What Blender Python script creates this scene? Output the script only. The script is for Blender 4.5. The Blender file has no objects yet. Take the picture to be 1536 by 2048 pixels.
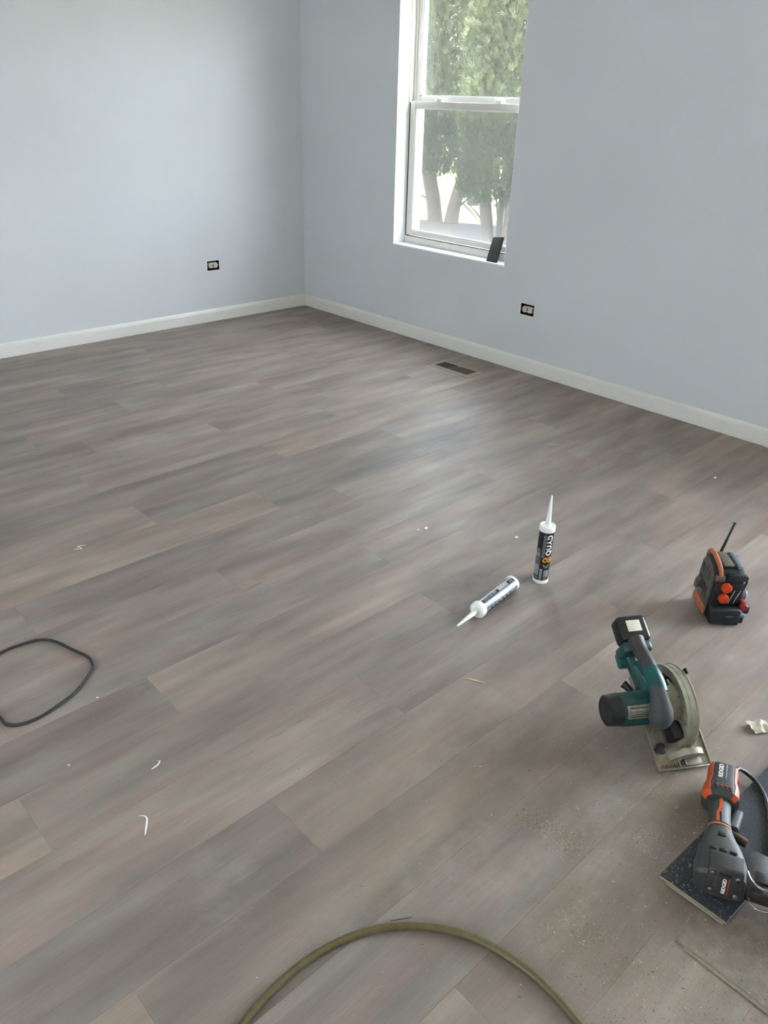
import bpy, bmesh, math, random
from mathutils import Vector, Matrix, noise as mnoise

random.seed(7)
scene = bpy.context.scene
C = scene.collection

# ------------------------------------------------------------------ camera
CAM = Vector((-3.7112, -4.8421, 1.42))
YAW, PITCH, ROLL, FPX = 0.8096754, 0.4865361, 0.0289597, 1562.21
_f = Vector((math.cos(YAW) * math.cos(PITCH), math.sin(YAW) * math.cos(PITCH), -math.sin(PITCH)))
_r = Vector((math.sin(YAW), -math.cos(YAW), 0))
_u = _r.cross(_f)
_r2 = _r * math.cos(ROLL) + _u * math.sin(ROLL)
_u2 = -_r * math.sin(ROLL) + _u * math.cos(ROLL)
cam_data = bpy.data.cameras.new('camera')
cam_data.sensor_fit = 'HORIZONTAL'
cam_data.sensor_width = 36.0
cam_data.lens = FPX / 1536.0 * 36.0
cam_data.clip_start = 0.02
cam_data.clip_end = 300
cam = bpy.data.objects.new('camera', cam_data)
C.objects.link(cam)
cam.matrix_world = Matrix.Translation(CAM) @ Matrix((_r2, _u2, -_f)).transposed().to_4x4()
scene.camera = cam

# ------------------------------------------------------------------ world, sun, exposure
world = bpy.data.worlds.new('sky')
scene.world = world
world.use_nodes = True
bg = world.node_tree.nodes['Background']
bg.inputs[0].default_value = (0.85, 0.925, 1.055, 1)
bg.inputs[1].default_value = 6.0
sun_data = bpy.data.lights.new('sun', 'SUN')
sun_data.energy = 4.0
sun_data.angle = 0.02
sun_data.color = (1.0, 0.93, 0.80)
sun = bpy.data.objects.new('sun', sun_data)
C.objects.link(sun)
sun.rotation_euler = Vector((0.50, 0.42, -0.76)).to_track_quat('-Z', 'Y').to_euler()
vs = scene.view_settings
vs.view_transform = 'Standard'
vs.look = 'None'
vs.gamma = 1.0
vs.use_curve_mapping = False
vs.exposure = 2.1
scene.cycles.use_denoising = True
scene.cycles.max_bounces = 10
scene.cycles.diffuse_bounces = 6
scene.cycles.transparent_max_bounces = 12


# ------------------------------------------------------------------ materials
def lin(c):
    def g(v):
        v /= 255.0
        return v / 12.92 if v <= 0.04045 else ((v + 0.055) / 1.055) ** 2.4
    return (g(c[0]), g(c[1]), g(c[2]), 1)


class NT:
    def __init__(s, name):
        s.m = bpy.data.materials.new(name)
        s.m.use_nodes = True
        s.t = s.m.node_tree
        s.b = s.t.nodes['Principled BSDF']
        s.out = s.t.nodes['Material Output']

    def n(s, typ, **kw):
        nd = s.t.nodes.new(typ)
        for k, v in kw.items():
            setattr(nd, k, v)
        return nd

    def l(s, a, b):
        s.t.links.new(a, b)

    def coord(s, scale, out='Object', rot=(0, 0, 0)):
        tc = s.n('ShaderNodeTexCoord')
        mp = s.n('ShaderNodeMapping')
        mp.inputs['Scale'].default_value = scale
        mp.inputs['Rotation'].default_value = rot
        s.l(tc.outputs[out], mp.inputs[0])
        return mp.outputs[0]

    def noise(s, vec, scale, detail=3, rough=0.55):
        nd = s.n('ShaderNodeTexNoise')
        nd.inputs['Scale'].default_value = scale
        nd.inputs['Detail'].default_value = detail
        nd.inputs['Roughness'].default_value = rough
        s.l(vec, nd.inputs['Vector'])
        return nd.outputs[0]

    def ramp(s, fac, stops):
        nd = s.n('ShaderNodeValToRGB')
        el = nd.color_ramp.elements
        while len(el) < len(stops):
            el.new(0.5)
        for e, (p, c) in zip(el, stops):
            e.position = p
            e.color = c if len(c) == 4 else (*c, 1)
        s.l(fac, nd.inputs[0])
        return nd.outputs[0]

    def mix(s, fac, a, b, typ='MIX'):
        nd = s.n('ShaderNodeMix', data_type='RGBA', blend_type=typ)
        if isinstance(fac, (int, float)):
            nd.inputs[0].default_value = fac
        else:
            s.l(fac, nd.inputs[0])
        for v, k in ((a, 6), (b, 7)):
            if isinstance(v, tuple):
                nd.inputs[k].default_value = v
            else:
                s.l(v, nd.inputs[k])
        return nd.outputs[2]

    def bump(s, h, strength, dist=0.001):
        nd = s.n('ShaderNodeBump')
        nd.inputs['Strength'].default_value = strength
        nd.inputs['Distance'].default_value = dist
        s.l(h, nd.inputs['Height'])
        s.l(nd.outputs[0], s.b.inputs['Normal'])


def mat(name, c, rough=0.5, metal=0.0, var=0.12, scale=30.0, bump=0.0, dust=0.0, spec=0.5, trans=0.0):
    """plain procedural material: base colour with mottled wear, optional pale dust"""
    k = NT(name)
    v = k.coord((1, 1, 1))
    nz = k.noise(v, scale, 4)
    base = lin(c)
    dark = tuple(x * (1 - var) for x in base[:3]) + (1,)
    lite = tuple(min(1, x * (1 + var)) for x in base[:3]) + (1,)
    col = k.ramp(nz, [(0.3, dark), (0.7, lite)])
    if dust > 0:
        nz2 = k.noise(v, scale * 2.3, 5, 0.7)
        fac = k.ramp(nz2, [(0.62 - 0.25 * dust, (0, 0, 0, 1)), (0.9, (dust,) * 3 + (1,))])
        col = k.mix(fac, col, lin((158, 148, 128)))
    k.l(col, k.b.inputs['Base Color'])
    k.b.inputs['Roughness'].default_value = rough
    k.b.inputs['Metallic'].default_value = metal
    k.b.inputs['Specular IOR Level'].default_value = spec
    if trans:
        k.b.inputs['Subsurface Weight'].default_value = trans
        k.b.inputs['Subsurface Radius'].default_value = (0.004, 0.004, 0.004)
    if bump:
        k.bump(nz, bump)
    return k.m


M = {}
# painted drywall, pale blue grey, faint roller texture
def wall_mat(name, c):
    k = NT(name)
    v = k.coord((1, 1, 1))
    n1 = k.noise(v, 1.3, 3)
    base = lin(c)
    a = tuple(x * 0.975 for x in base[:3]) + (1,)
    b = tuple(min(1, x * 1.02) for x in base[:3]) + (1,)
    k.l(k.ramp(n1, [(0.35, a), (0.65, b)]), k.b.inputs['Base Color'])
    k.b.inputs['Roughness'].default_value = 0.5
    k.b.inputs['Specular IOR Level'].default_value = 0.35
    k.bump(k.noise(v, 260, 3), 0.12, 0.0006)
    return k.m
M['wall'] = wall_mat('pale_blue_grey_wall_paint', (216, 218, 220))
M['ceiling'] = wall_mat('white_ceiling_paint', (228, 228, 226))
M['trim'] = mat('satin_off_white_trim_paint', (232, 229, 222), 0.30, var=0.02, scale=6)
M['white'] = mat('white_reveal_paint', (243, 245, 246), 0.42, var=0.015, scale=8)
M['vinyl'] = mat('off_white_window_vinyl', (224, 220, 212), 0.33, var=0.02, scale=9)
M['gasket'] = mat('dark_weatherstrip', (58, 58, 58), 0.7, var=0.1)
M['plaster'] = mat('rough_drywall_edge', (240, 240, 238), 0.8, var=0.1, scale=90, bump=0.4)
M['cavity'] = mat('dark_outlet_box', (22, 20, 18), 0.7, var=0.3)
M['ivory'] = mat('ivory_receptacle_plastic', (222, 213, 196), 0.35, var=0.04)
M['slot'] = mat('dark_receptacle_slot', (40, 34, 28), 0.6, var=0.1)
M['brass'] = mat('dull_strap_metal', (128, 112, 96), 0.4, 0.9, var=0.15)
M['vent'] = mat('tan_register_enamel', (150, 138, 122), 0.4, var=0.06)
M['louvre'] = mat('brown_register_louvre', (96, 86, 70), 0.5, var=0.1)
M['vent_dark'] = mat('painted_throat_shade', (26, 22, 18), 0.8, var=0.2)


def plank_mat():
    k = NT('grey_oak_vinyl_plank')
    tc = k.n('ShaderNodeTexCoord')
    oi = k.n('ShaderNodeObjectInfo')
    mul = k.n('ShaderNodeVectorMath', operation='SCALE')
    comb = k.n('ShaderNodeCombineXYZ')
    for i in range(3):
        k.l(oi.outputs['Random'], comb.inputs[i])
    k.l(comb.outputs[0], mul.inputs[0])
    mul.inputs['Scale'].default_value = 53.0
    add = k.n('ShaderNodeVectorMath', operation='ADD')
    k.l(tc.outputs['Object'], add.inputs[0])
    k.l(mul.outputs[0], add.inputs[1])

    def mp(sc):
        m_ = k.n('ShaderNodeMapping')
        m_.inputs['Scale'].default_value = sc
        k.l(add.outputs[0], m_.inputs[0])
        return m_.outputs[0]
    streak = k.noise(mp((0.9, 8.0, 1)), 2.2, 4, 0.6)
    broad = k.noise(mp((1.1, 4.6, 1)), 2.1, 3, 0.5)
    fine = k.noise(mp((3.0, 120.0, 1)), 2.6, 4, 0.65)
    knot = k.noise(mp((3.2, 11.0, 1)), 2.3, 2, 0.5)
    col = k.ramp(broad, [(0.28, lin((128, 117, 111))), (0.44, lin((142, 130, 123))), (0.57, lin((153, 140, 132))), (0.74, lin((166, 153, 143)))])
    s1 = k.ramp(streak, [(0.28, (0.70, 0.70, 0.72, 1)), (0.5, (0.98, 0.98, 0.98, 1)), (0.72, (1.16, 1.14, 1.11, 1))])
    col = k.mix(0.62, col, s1, 'MULTIPLY')
    hue = k.noise(mp((0.9, 6.0, 1)), 3.1, 2, 0.5)
    tint = k.ramp(hue, [(0.34, lin((244, 255, 250))), (0.5, lin((253, 252, 250))), (0.66, lin((255, 242, 238)))])
    col = k.mix(0.6, col, tint, 'MULTIPLY')
    f1 = k.ramp(fine, [(0.32, (0.80, 0.80, 0.80, 1)), (0.55, (1, 1, 1, 1)), (0.8, (1.12, 1.11, 1.09, 1))])
    col = k.mix(0.48, col, f1, 'MULTIPLY')
    kn = k.ramp(knot, [(0.16, (0.55, 0.54, 0.53, 1)), (0.27, (1, 1, 1, 1))])
    col = k.mix(0.8, col, kn, 'MULTIPLY')
    col = k.mix(1.0, col, oi.outputs['Color'], 'MULTIPLY')
    # tan saw dust film lying round the saw, broken up by noise (world position)
    geo = k.n('ShaderNodeNewGeometry')
    sub = k.n('ShaderNodeVectorMath', operation='SUBTRACT')
    k.l(geo.outputs['Position'], sub.inputs[0])
    sub.inputs[1].default_value = (-2.38, -4.46, 0)
    ln = k.n('ShaderNodeVectorMath', operation='LENGTH')
    k.l(sub.outputs[0], ln.inputs[0])
    near = k.ramp(ln.outputs['Value'], [(0.15, (1, 1, 1, 1)), (0.95, (0, 0, 0, 1))])
    dn = k.noise(geo.outputs['Position'], 6.0, 5, 0.65)
    dn2 = k.ramp(dn, [(0.35, (0, 0, 0, 1)), (0.62, (1, 1, 1, 1))])
    dm = k.mix(1.0, near, dn2, 'MULTIPLY')
    dm = k.mix(1.0, dm, (0.74, 0.74, 0.74, 1), 'MULTIPLY')
    col = k.mix(dm, col, lin((112, 101, 80)))
    # pale scuffs and drywall dust
    sc = k.noise(geo.outputs['Position'], 3.3, 6, 0.72)
    scf = k.ramp(sc, [(0.58, (0, 0, 0, 1)), (0.78, (0.30, 0.30, 0.30, 1))])
    col = k.mix(scf, col, lin((176, 172, 166)))
    k.l(col, k.b.inputs['Base Color'])
    rr = k.ramp(sc, [(0.3, (0.43,) * 3 + (1,)), (0.75, (0.55,) * 3 + (1,))])
    k.l(rr, k.b.inputs['Roughness'])
    k.b.inputs['Specular IOR Level'].default_value = 0.36
    k.bump(fine, 0.10, 0.0005)
    return k.m
M['plank'] = plank_mat()
M['subfloor'] = mat('dark_subfloor', (40, 36, 32), 0.9)
M['plank_back'] = mat('slate_vinyl_backing', (42, 49, 58), 0.75, var=0.2, scale=120, bump=0.3, dust=0.45)
M['plank_core'] = mat('pale_vinyl_core', (150, 142, 122), 0.6, var=0.12, scale=60)
M['offcut_top'] = mat('offcut_face', (122, 112, 100), 0.5, var=0.2, scale=40, dust=0.5)


def glass_mat(name, ior_fac=0.06, tint=(0.97, 0.985, 0.98, 1)):
    k = NT(name)
    k.t.nodes.remove(k.b)
    tr = k.n('ShaderNodeBsdfTransparent')
    tr.inputs[0].default_value = tint
    gl = k.n('ShaderNodeBsdfGlossy')
    gl.inputs['Roughness'].default_value = 0.02
    fr = k.n('ShaderNodeFresnel')
    ge = k.n('ShaderNodeNewGeometry')
    io = k.n('ShaderNodeMapRange')              # the pane's inner faces see the inverse index
    io.inputs['To Min'].default_value = 1.45
    io.inputs['To Max'].default_value = 1 / 1.45
    k.l(ge.outputs['Backfacing'], io.inputs['Value'])
    k.l(io.outputs[0], fr.inputs[0])
    mx = k.n('ShaderNodeMixShader')
    k.l(fr.outputs[0], mx.inputs[0])
    k.l(tr.outputs[0], mx.inputs[1])
    k.l(gl.outputs[0], mx.inputs[2])
    df = k.n('ShaderNodeBsdfDiffuse')           # diffuse haze mixed in, washing out the view through the pane
    df.inputs[0].default_value = (0.75, 0.8, 0.82, 1)
    tl = k.n('ShaderNodeBsdfTranslucent')
    tl.inputs[0].default_value = (0.75, 0.8, 0.82, 1)
    hz = k.n('ShaderNodeMixShader')
    hz.inputs[0].default_value = 0.5
    k.l(df.outputs[0], hz.inputs[1])
    k.l(tl.outputs[0], hz.inputs[2])
    m2 = k.n('ShaderNodeMixShader')
    m2.inputs[0].default_value = 0.015
    k.l(mx.outputs[0], m2.inputs[1])
    k.l(hz.outputs[0], m2.inputs[2])
    k.l(m2.outputs[0], k.out.inputs[0])
    return k.m
M['glass'] = glass_mat('clear_window_glass')


def screen_mat():
    k = NT('grey_insect_screen')
    k.b.inputs['Base Color'].default_value = lin((112, 115, 115))
    k.b.inputs['Roughness'].default_value = 0.6
    tr = k.n('ShaderNodeBsdfTransparent')
    mx = k.n('ShaderNodeMixShader')
    mx.inputs[0].default_value = 0.30
    k.l(tr.outputs[0], mx.inputs[1])
    k.l(k.b.outputs[0], mx.inputs[2])
    k.l(mx.outputs[0], k.out.inputs[0])
    return k.m
M['screen'] = screen_mat()


# ------------------------------------------------------------------ mesh helpers
def finish(bm, name, m, parent=None, smooth=0.6, recalc=True):
    if recalc:
        bmesh.ops.recalc_face_normals(bm, faces=bm.faces)
    me = bpy.data.meshes.new(name)
    bm.to_mesh(me)
    bm.free()
    if smooth:
        for p in me.polygons:
            p.use_smooth = True
        me.set_sharp_from_angle(angle=smooth)
    me.materials.append(m if not isinstance(m, str) else M[m])
    o = bpy.data.objects.new(name, me)
    C.objects.link(o)
    if parent is not None:
        o.parent = parent
    return o


def thing(name, label, cat, mw=None, loc=None, rotz=0.0, group=None):
    o = bpy.data.objects.new(name, None)
    C.objects.link(o)
    o.empty_display_size = 0.05
    if mw is not None:
        o.matrix_world = mw
    elif loc is not None:
        o.location = loc
        o.rotation_euler = (0, 0, rotz)
    o['label'] = label
    o['category'] = cat
    if group:
        o['group'] = group
    return o


def tag(o, label, cat, group=None, kind=None):
    o['label'] = label
    o['category'] = cat
    if group:
        o['group'] = group
    if kind:
        o['kind'] = kind
    return o


def structure(o):
    o['kind'] = 'structure'
    return o


def box(bm, lo, hi, bevel=0.0, seg=2, mtx=None):
    g = bmesh.new()
    bmesh.ops.create_cube(g, size=1)
    for v in g.verts:
        v.co = Vector([lo[i] + (v.co[i] + 0.5) * (hi[i] - lo[i]) for i in range(3)])
    if bevel:
        bmesh.ops.bevel(g, geom=g.edges[:], offset=bevel, segments=seg, affect='EDGES', profile=0.5)
    merge(bm, g, mtx)


def merge(bm, g, mtx=None):
    mp = {}
    for v in g.verts:
        mp[v] = bm.verts.new(mtx @ v.co if mtx else v.co)
    for f in g.faces:
        try:
            bm.faces.new([mp[v] for v in f.verts])
        except ValueError:
            pass
    g.free()


def boxo(name, lo, hi, m, parent=None, bevel=0.0, seg=2, mtx=None):
    bm = bmesh.new()
    box(bm, lo, hi, bevel, seg, mtx)
    return finish(bm, name, m, parent)


def rings(bm, loops, close_ends=True, closed=True):
    """skin a list of equal-length vertex loops"""
    vs_ = [[bm.verts.new(p) for p in lp] for lp in loops]
    n = len(vs_[0])
    rng = n if closed else n - 1
    for a, b in zip(vs_[:-1], vs_[1:]):
        for i in range(rng):
            j = (i + 1) % n
            bm.faces.new((a[i], a[j], b[j], b[i]))
    if close_ends and closed:
        bm.faces.new(vs_[0][::-1])
        bm.faces.new(vs_[-1])
    return vs_


def lathe(bm, prof, axis='z', center=(0, 0, 0), n=32, mtx=None):
    """prof: list of (radius, height)"""
    g = bmesh.new()
    loops = []
    for r, h in prof:
        r = max(r, 1e-5)
        lp = []
        for i in range(n):
            a = 2 * math.pi * i / n
            x, y = r * math.cos(a), r * math.sin(a)
            p = {'z': (x, y, h), 'x': (h, x, y), 'y': (x, h, y)}[axis]
            lp.append(Vector(p) + Vector(center))
        loops.append(lp)
    rings(g, loops)
    bmesh.ops.remove_doubles(g, verts=g.verts, dist=2e-5)
    merge(bm, g, mtx)


def catmull(pts, sub=6):
    pts = [Vector(p) for p in pts]
    out = []
    for i in range(len(pts) - 1):
        p0 = pts[max(i - 1, 0)]
        p1, p2 = pts[i], pts[i + 1]
        p3 = pts[min(i + 2, len(pts) - 1)]
        for k in range(sub):
            t = k / sub
            out.append(0.5 * ((2 * p1) + (p2 - p0) * t + (2 * p0 - 5 * p1 + 4 * p2 - p3) * t * t + (3 * p1 - p0 - 3 * p2 + p3) * t ** 3))
    out.append(pts[-1])
    return out


def tube(bm, pts, radii, n=10, sub=6, flat=1.0, up=Vector((0, 0, 1)), smooth=True):
    """tube through pts; radii scalar or one per control point; flat squeezes the 'up' half axis"""
    if isinstance(radii, (int, float)):
        radii = [radii] * len(pts)
    if smooth and len(pts) > 2:
        rr = [v.x for v in catmull([(r, 0, 0) for r in radii], sub)]
        pp = catmull(pts, sub)
    else:
        pp, rr = [Vector(p) for p in pts], list(radii)
    loops = []
    for i, p in enumerate(pp):
        d = (pp[min(i + 1, len(pp) - 1)] - pp[max(i - 1, 0)]).normalized()
        s = d.cross(up)
        if s.length < 1e-4:
            s = d.cross(Vector((1, 0, 0)))
        s.normalize()
        w = s.cross(d).normalized()
        loops.append([p + s * (rr[i] * math.cos(2 * math.pi * k / n)) + w * (rr[i] * flat * math.sin(2 * math.pi * k / n)) for k in range(n)])
    rings(bm, loops)


def prism(bm, poly, h0, h1, axis='z', bevel=0.0):
    """poly: 2-D outline; extruded along axis from h0 to h1"""
    g = bmesh.new()

    def P(p, h):
        return {'z': (p[0], p[1], h), 'x': (h, p[0], p[1]), 'y': (p[0], h, p[1])}[axis]
    a = [g.verts.new(P(p, h0)) for p in poly]
    b = [g.verts.new(P(p, h1)) for p in poly]
    g.faces.new(a[::-1])
    g.faces.new(b)
    n = len(poly)
    for i in range(n):
        g.faces.new((a[i], a[(i + 1) % n], b[(i + 1) % n], b[i]))
    if bevel:
        bmesh.ops.recalc_face_normals(g, faces=g.faces)
        bmesh.ops.bevel(g, geom=g.edges[:], offset=bevel, segments=2, affect='EDGES', profile=0.5)
    merge(bm, g)


def arc_solid(bm, c, r0, r1, a0, a1, x0, x1, n=40):
    """annular sector in the y-z plane about c=(y,z), angles in degrees, thickness x0..x1"""
    loops = []
    for i in range(n + 1):
        a = math.radians(a0 + (a1 - a0) * i / n)
        ca, sa = math.cos(a), math.sin(a)
        loops.append([(x0, c[0] + r0 * ca, c[1] + r0 * sa), (x1, c[0] + r0 * ca, c[1] + r0 * sa),
                      (x1, c[0] + r1 * ca, c[1] + r1 * sa), (x0, c[0] + r1 * ca, c[1] + r1 * sa)])
    rings(bm, loops)


def superloop(x, cy, cz, hw, hh, e=2.6, n=28):
    lp = []
    for i in range(n):
        a = 2 * math.pi * i / n
        ca, sa = math.cos(a), math.sin(a)
        lp.append(Vector((x, cy + hw * math.copysign(abs(ca) ** (2 / e), ca), cz + hh * math.copysign(abs(sa) ** (2 / e), sa))))
    return lp


def loft(bm, secs, e=2.6, n=28):
    rings(bm, [superloop(*s[:5], e=(s[5] if len(s) > 5 else e), n=n) for s in secs])


def loft_shell(bm, secs, a0, a1, off=0.0008, thick=0.002, e=2.6, n=12):
    """a strip of skin laid over a loft between two angles (degrees; 0 = +y side, 90 = top)"""
    loops = []
    for s in secs:
        ee = s[5] if len(s) > 5 else e
        x, cy, cz, hw, hh = s[:5]
        outer, inner = [], []
        for i in range(n + 1):
            a = math.radians(a0 + (a1 - a0) * i / n)
            ca, sa = math.cos(a), math.sin(a)
            for lst, o_ in ((outer, off), (inner, off - thick)):
                lst.append(Vector((x, cy + (hw + o_) * math.copysign(abs(ca) ** (2 / ee), ca), cz + (hh + o_) * math.copysign(abs(sa) ** (2 / ee), sa))))
        loops.append(outer + inner[::-1])
    rings(bm, loops)


def text_mesh(s, size, extrude=0.0004, offset=0.0, shear=0.0, space=1.0, align='CENTER'):
    cu = bpy.data.curves.new('t', 'FONT')
    cu.body = s
    cu.size = size
    cu.extrude = extrude
    cu.offset = offset
    cu.shear = shear
    cu.space_character = space
    cu.align_x = align
    cu.align_y = 'CENTER'
    cu.resolution_u = 3
    ob = bpy.data.objects.new('t', cu)
    C.objects.link(ob)
    dg = bpy.context.evaluated_depsgraph_get()
    dg.update()
    me = bpy.data.meshes.new_from_object(ob.evaluated_get(dg))
    bpy.data.objects.remove(ob)
    bpy.data.curves.remove(cu)
    return me


def texto(name, s, size, m, parent, fn, **kw):
    me = text_mesh(s, size, **kw)
    for v in me.vertices:
        v.co = Vector(fn(v.co))
    me.name = name
    me.materials.clear()
    me.materials.append(M[m])
    o = bpy.data.objects.new(name, me)
    C.objects.link(o)
    o.parent = parent
    return o


def frame_mat(o, x, y, z):
    m_ = Matrix((Vector(x), Vector(y), Vector(z))).transposed().to_4x4()
    m_.translation = Vector(o)
    return m_


# ------------------------------------------------------------------ room shell
RX, RY, RZ = -6.4, -8.0, 2.46
WIN = (-1.900, -0.957, 0.579, 2.06)          # y0, y1, z0, z1 on the right wall
DOOR = (-6.40, -4.60, 0.0, 2.08)             # glazed patio door, same wall, out of frame
OUT_R = (-2.146, -2.048, 0.331, 0.395)
OUT_L = (-0.836, -0.740, 0.345, 0.408)


def wall_with_holes(name, axis, p0, p1, ua, ub, za, zb, holes, m):
    """slab normal to axis between p0 (room side) and p1; u runs ua..ub; holes = (u0,u1,z0,z1)"""
    us = sorted({ua, ub, *[h[0] for h in holes], *[h[1] for h in holes]})
    zs = sorted({za, zb, *[h[2] for h in holes], *[h[3] for h in holes]})
    bm = bmesh.new()
    cache = {}

    def V(u, z, p):
        key = (round(u, 5), round(z, 5), round(p, 5))
        if key not in cache:
            cache[key] = bm.verts.new((p, u, z) if axis == 'x' else (u, p, z))
        return cache[key]

    def solid(i, j):
        if not (0 <= i < len(us) - 1 and 0 <= j < len(zs) - 1):
            return False
        cu, cz = (us[i] + us[i + 1]) / 2, (zs[j] + zs[j + 1]) / 2
        return not any(h[0] < cu < h[1] and h[2] < cz < h[3] for h in holes)
    for i in range(len(us) - 1):
        for j in range(len(zs) - 1):
            if not solid(i, j):
                continue
            q = [(us[i], zs[j]), (us[i + 1], zs[j]), (us[i + 1], zs[j + 1]), (us[i], zs[j + 1])]
            for p in (p0, p1):
                bm.faces.new([V(a, b, p) for a, b in q])
            for di, dj, e in ((-1, 0, (0, 3)), (1, 0, (1, 2)), (0, -1, (0, 1)), (0, 1, (3, 2))):
                if not solid(i + di, j + dj):
                    a, b = q[e[0]], q[e[1]]
                    bm.faces.new((V(*a, p0), V(*b, p0), V(*b, p1), V(*a, p1)))
    return structure(finish(bm, name, m, smooth=0))


wall_left = wall_with_holes('wall_left', 'y', 0.0, 0.18, RX - 0.18, 0.0, -0.02, RZ, [OUT_L], 'wall')
wall_right = wall_with_holes('wall_right', 'x', 0.0, 0.20, RY - 0.18, 0.18, -0.02, RZ, [WIN, DOOR, OUT_R], 'wall')
wall_back = wall_with_holes('wall_back', 'x', RX, RX - 0.18, RY, 0.0, -0.02, RZ, [(-4.6, -3.4, 0.7, 2.05)], 'wall')
wall_rear = wall_with_holes('wall_rear', 'y', RY, RY - 0.18, RX - 0.18, 0.0, -0.02, RZ, [], 'wall')
ceiling = structure(boxo('ceiling', (RX - 0.18, RY - 0.18, RZ), (0.2, 0.18, RZ + 0.15), 'ceiling'))
floor = structure(boxo('floor', (RX - 0.18, RY - 0.18, -0.16), (0.0, 0.0, -0.008), 'subfloor'))

# baseboards: one extruded profile each
def baseboard(name, axis, a, b):
    prof = [(0, 0.0015), (0.0145, 0.0015), (0.0145, 0.066), (0.0120, 0.0695), (0.0120, 0.0735), (0.0095, 0.0775), (0.0070, 0.0815), (0.0045, 0.0850), (0, 0.0860)]
    bm = bmesh.new()
    loops = []
    for s in (a, b):
        loops.append([((-d, s, h) if axis == 'y' else (s, -d, h)) for d, h in prof])
    rings(bm, loops)
    return structure(finish(bm, name, 'trim', smooth=0.3))
baseboard('baseboard_left', 'x', RX, -0.0005)
baseboard('baseboard_right', 'y', DOOR[1] + 0.06, -0.0160)

# ------------------------------------------------------------------ plank floor
PW, PL = 0.1905, 1.282
ROW0 = -3.950                                 # a seam; rows count upwards in +y from here
JOINT = {0: -3.013, 2: -3.435, 3: -3.020, 1: -2.584, 5: -2.580, 8: -2.571, 7: -2.143, 9: -1.847, 6: -1.883,
         4: -2.10, 10: -2.62, 11: -1.890, -1: -3.445, -3: -3.013, -2: -2.20, 12: -2.45, 13: -1.35, 14: -2.1}
# tint by (row, index): index 0 is the plank whose right-hand end is the listed joint, 1 the next one to its right
TINT = {(0, 0): (0.80, 0.80, 0.81), (0, 1): (1.02, 1.0, 0.98), (2, 0): (1.06, 1.04, 0.98), (2, 1): (0.86, 0.85, 0.85),
        (3, 0): (0.88, 0.89, 0.90), (3, 1): (1.05, 1.03, 1.0), (1, 0): (1.07, 1.05, 1.03), (1, 1): (0.93, 0.94, 0.95),
        (8, 0): (1.05, 1.02, 1.0), (8, 1): (0.86, 0.87, 0.88), (7, 0): (1.12, 1.08, 1.03), (7, 1): (0.87, 0.88, 0.89),
        (9, 0): (0.92, 0.92, 0.92), (9, 1): (1.10, 1.07, 1.0), (6, 0): (0.88, 0.88, 0.89), (6, 1): (1.07, 1.05, 1.02),
        (3, 2): (0.92, 0.93, 0.94), (-1, 0): (1.12, 1.10, 1.02), (-1, 1): (0.90, 0.89, 0.86), (2, 3): (1.08, 1.05, 1.02),
        (2, 2): (0.90, 0.90, 0.90), (5, 0): (0.92, 0.91, 0.91), (5, 1): (1.0, 0.98, 0.97), (-3, 0): (1.0, 0.99, 0.98), (-3, 1): (0.93, 0.93, 0.93)}
plank_cache = {}


def plank_mesh(length, width):
    key = (round(length, 3), round(width, 3))
    if key not in plank_cache:
        L, W, g, b = length - 0.0001, width - 0.0001, 0.0, 0.00025
        bm = bmesh.new()
        rr = [[(x, y, z) for x, y in ((-L / 2 + i, -W / 2 + i), (L / 2 - i, -W / 2 + i), (L / 2 - i, W / 2 - i), (-L / 2 + i, W / 2 - i))]
              for z, i in ((-0.008, 0.0), (-0.0005, 0.0), (0.0, b))]
        rings(bm, rr)
        bmesh.ops.recalc_face_normals(bm, faces=bm.faces)
        me = bpy.data.meshes.new('plank')
        bm.to_mesh(me)
        bm.free()
        me.materials.append(M['plank'])
        plank_cache[key] = me
    return plank_cache[key]


row_lo = math.ceil((RY - ROW0) / PW) - 1
row_hi = math.ceil((0 - ROW0) / PW)
rnd = random.Random(21)
for row in range(row_lo, row_hi):
    y0, y1 = max(ROW0 + row * PW, RY), min(ROW0 + (row + 1) * PW, -0.0005)
    if y1 - y0 < 0.01:
        continue
    j0 = JOINT.get(row, -2.0 - rnd.random() * PL)
    k0 = math.ceil((j0 - RX) / PL)
    for idx in range(-k0, 8):
        x1 = j0 + idx * PL
        x0 = x1 - PL
        x0, x1 = max(x0, RX), min(x1, -0.0005)
        if x1 - x0 < 0.03:
            continue
        o = bpy.data.objects.new('plank', plank_mesh(x1 - x0, y1 - y0))
        C.objects.link(o)
        o.parent = floor
        o.location = ((x0 + x1) / 2, (y0 + y1) / 2, 0)
        t = TINT.get((row, idx))
        if t is not None:
            t = tuple(1 + (q - 1) * 0.95 for q in t)
        if t is None:
            b = rnd.uniform(0.94, 1.05)
            w = rnd.uniform(-0.015, 0.02)
            t = (b + w, b, b - w)
        o.color = (*t, 1)

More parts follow.
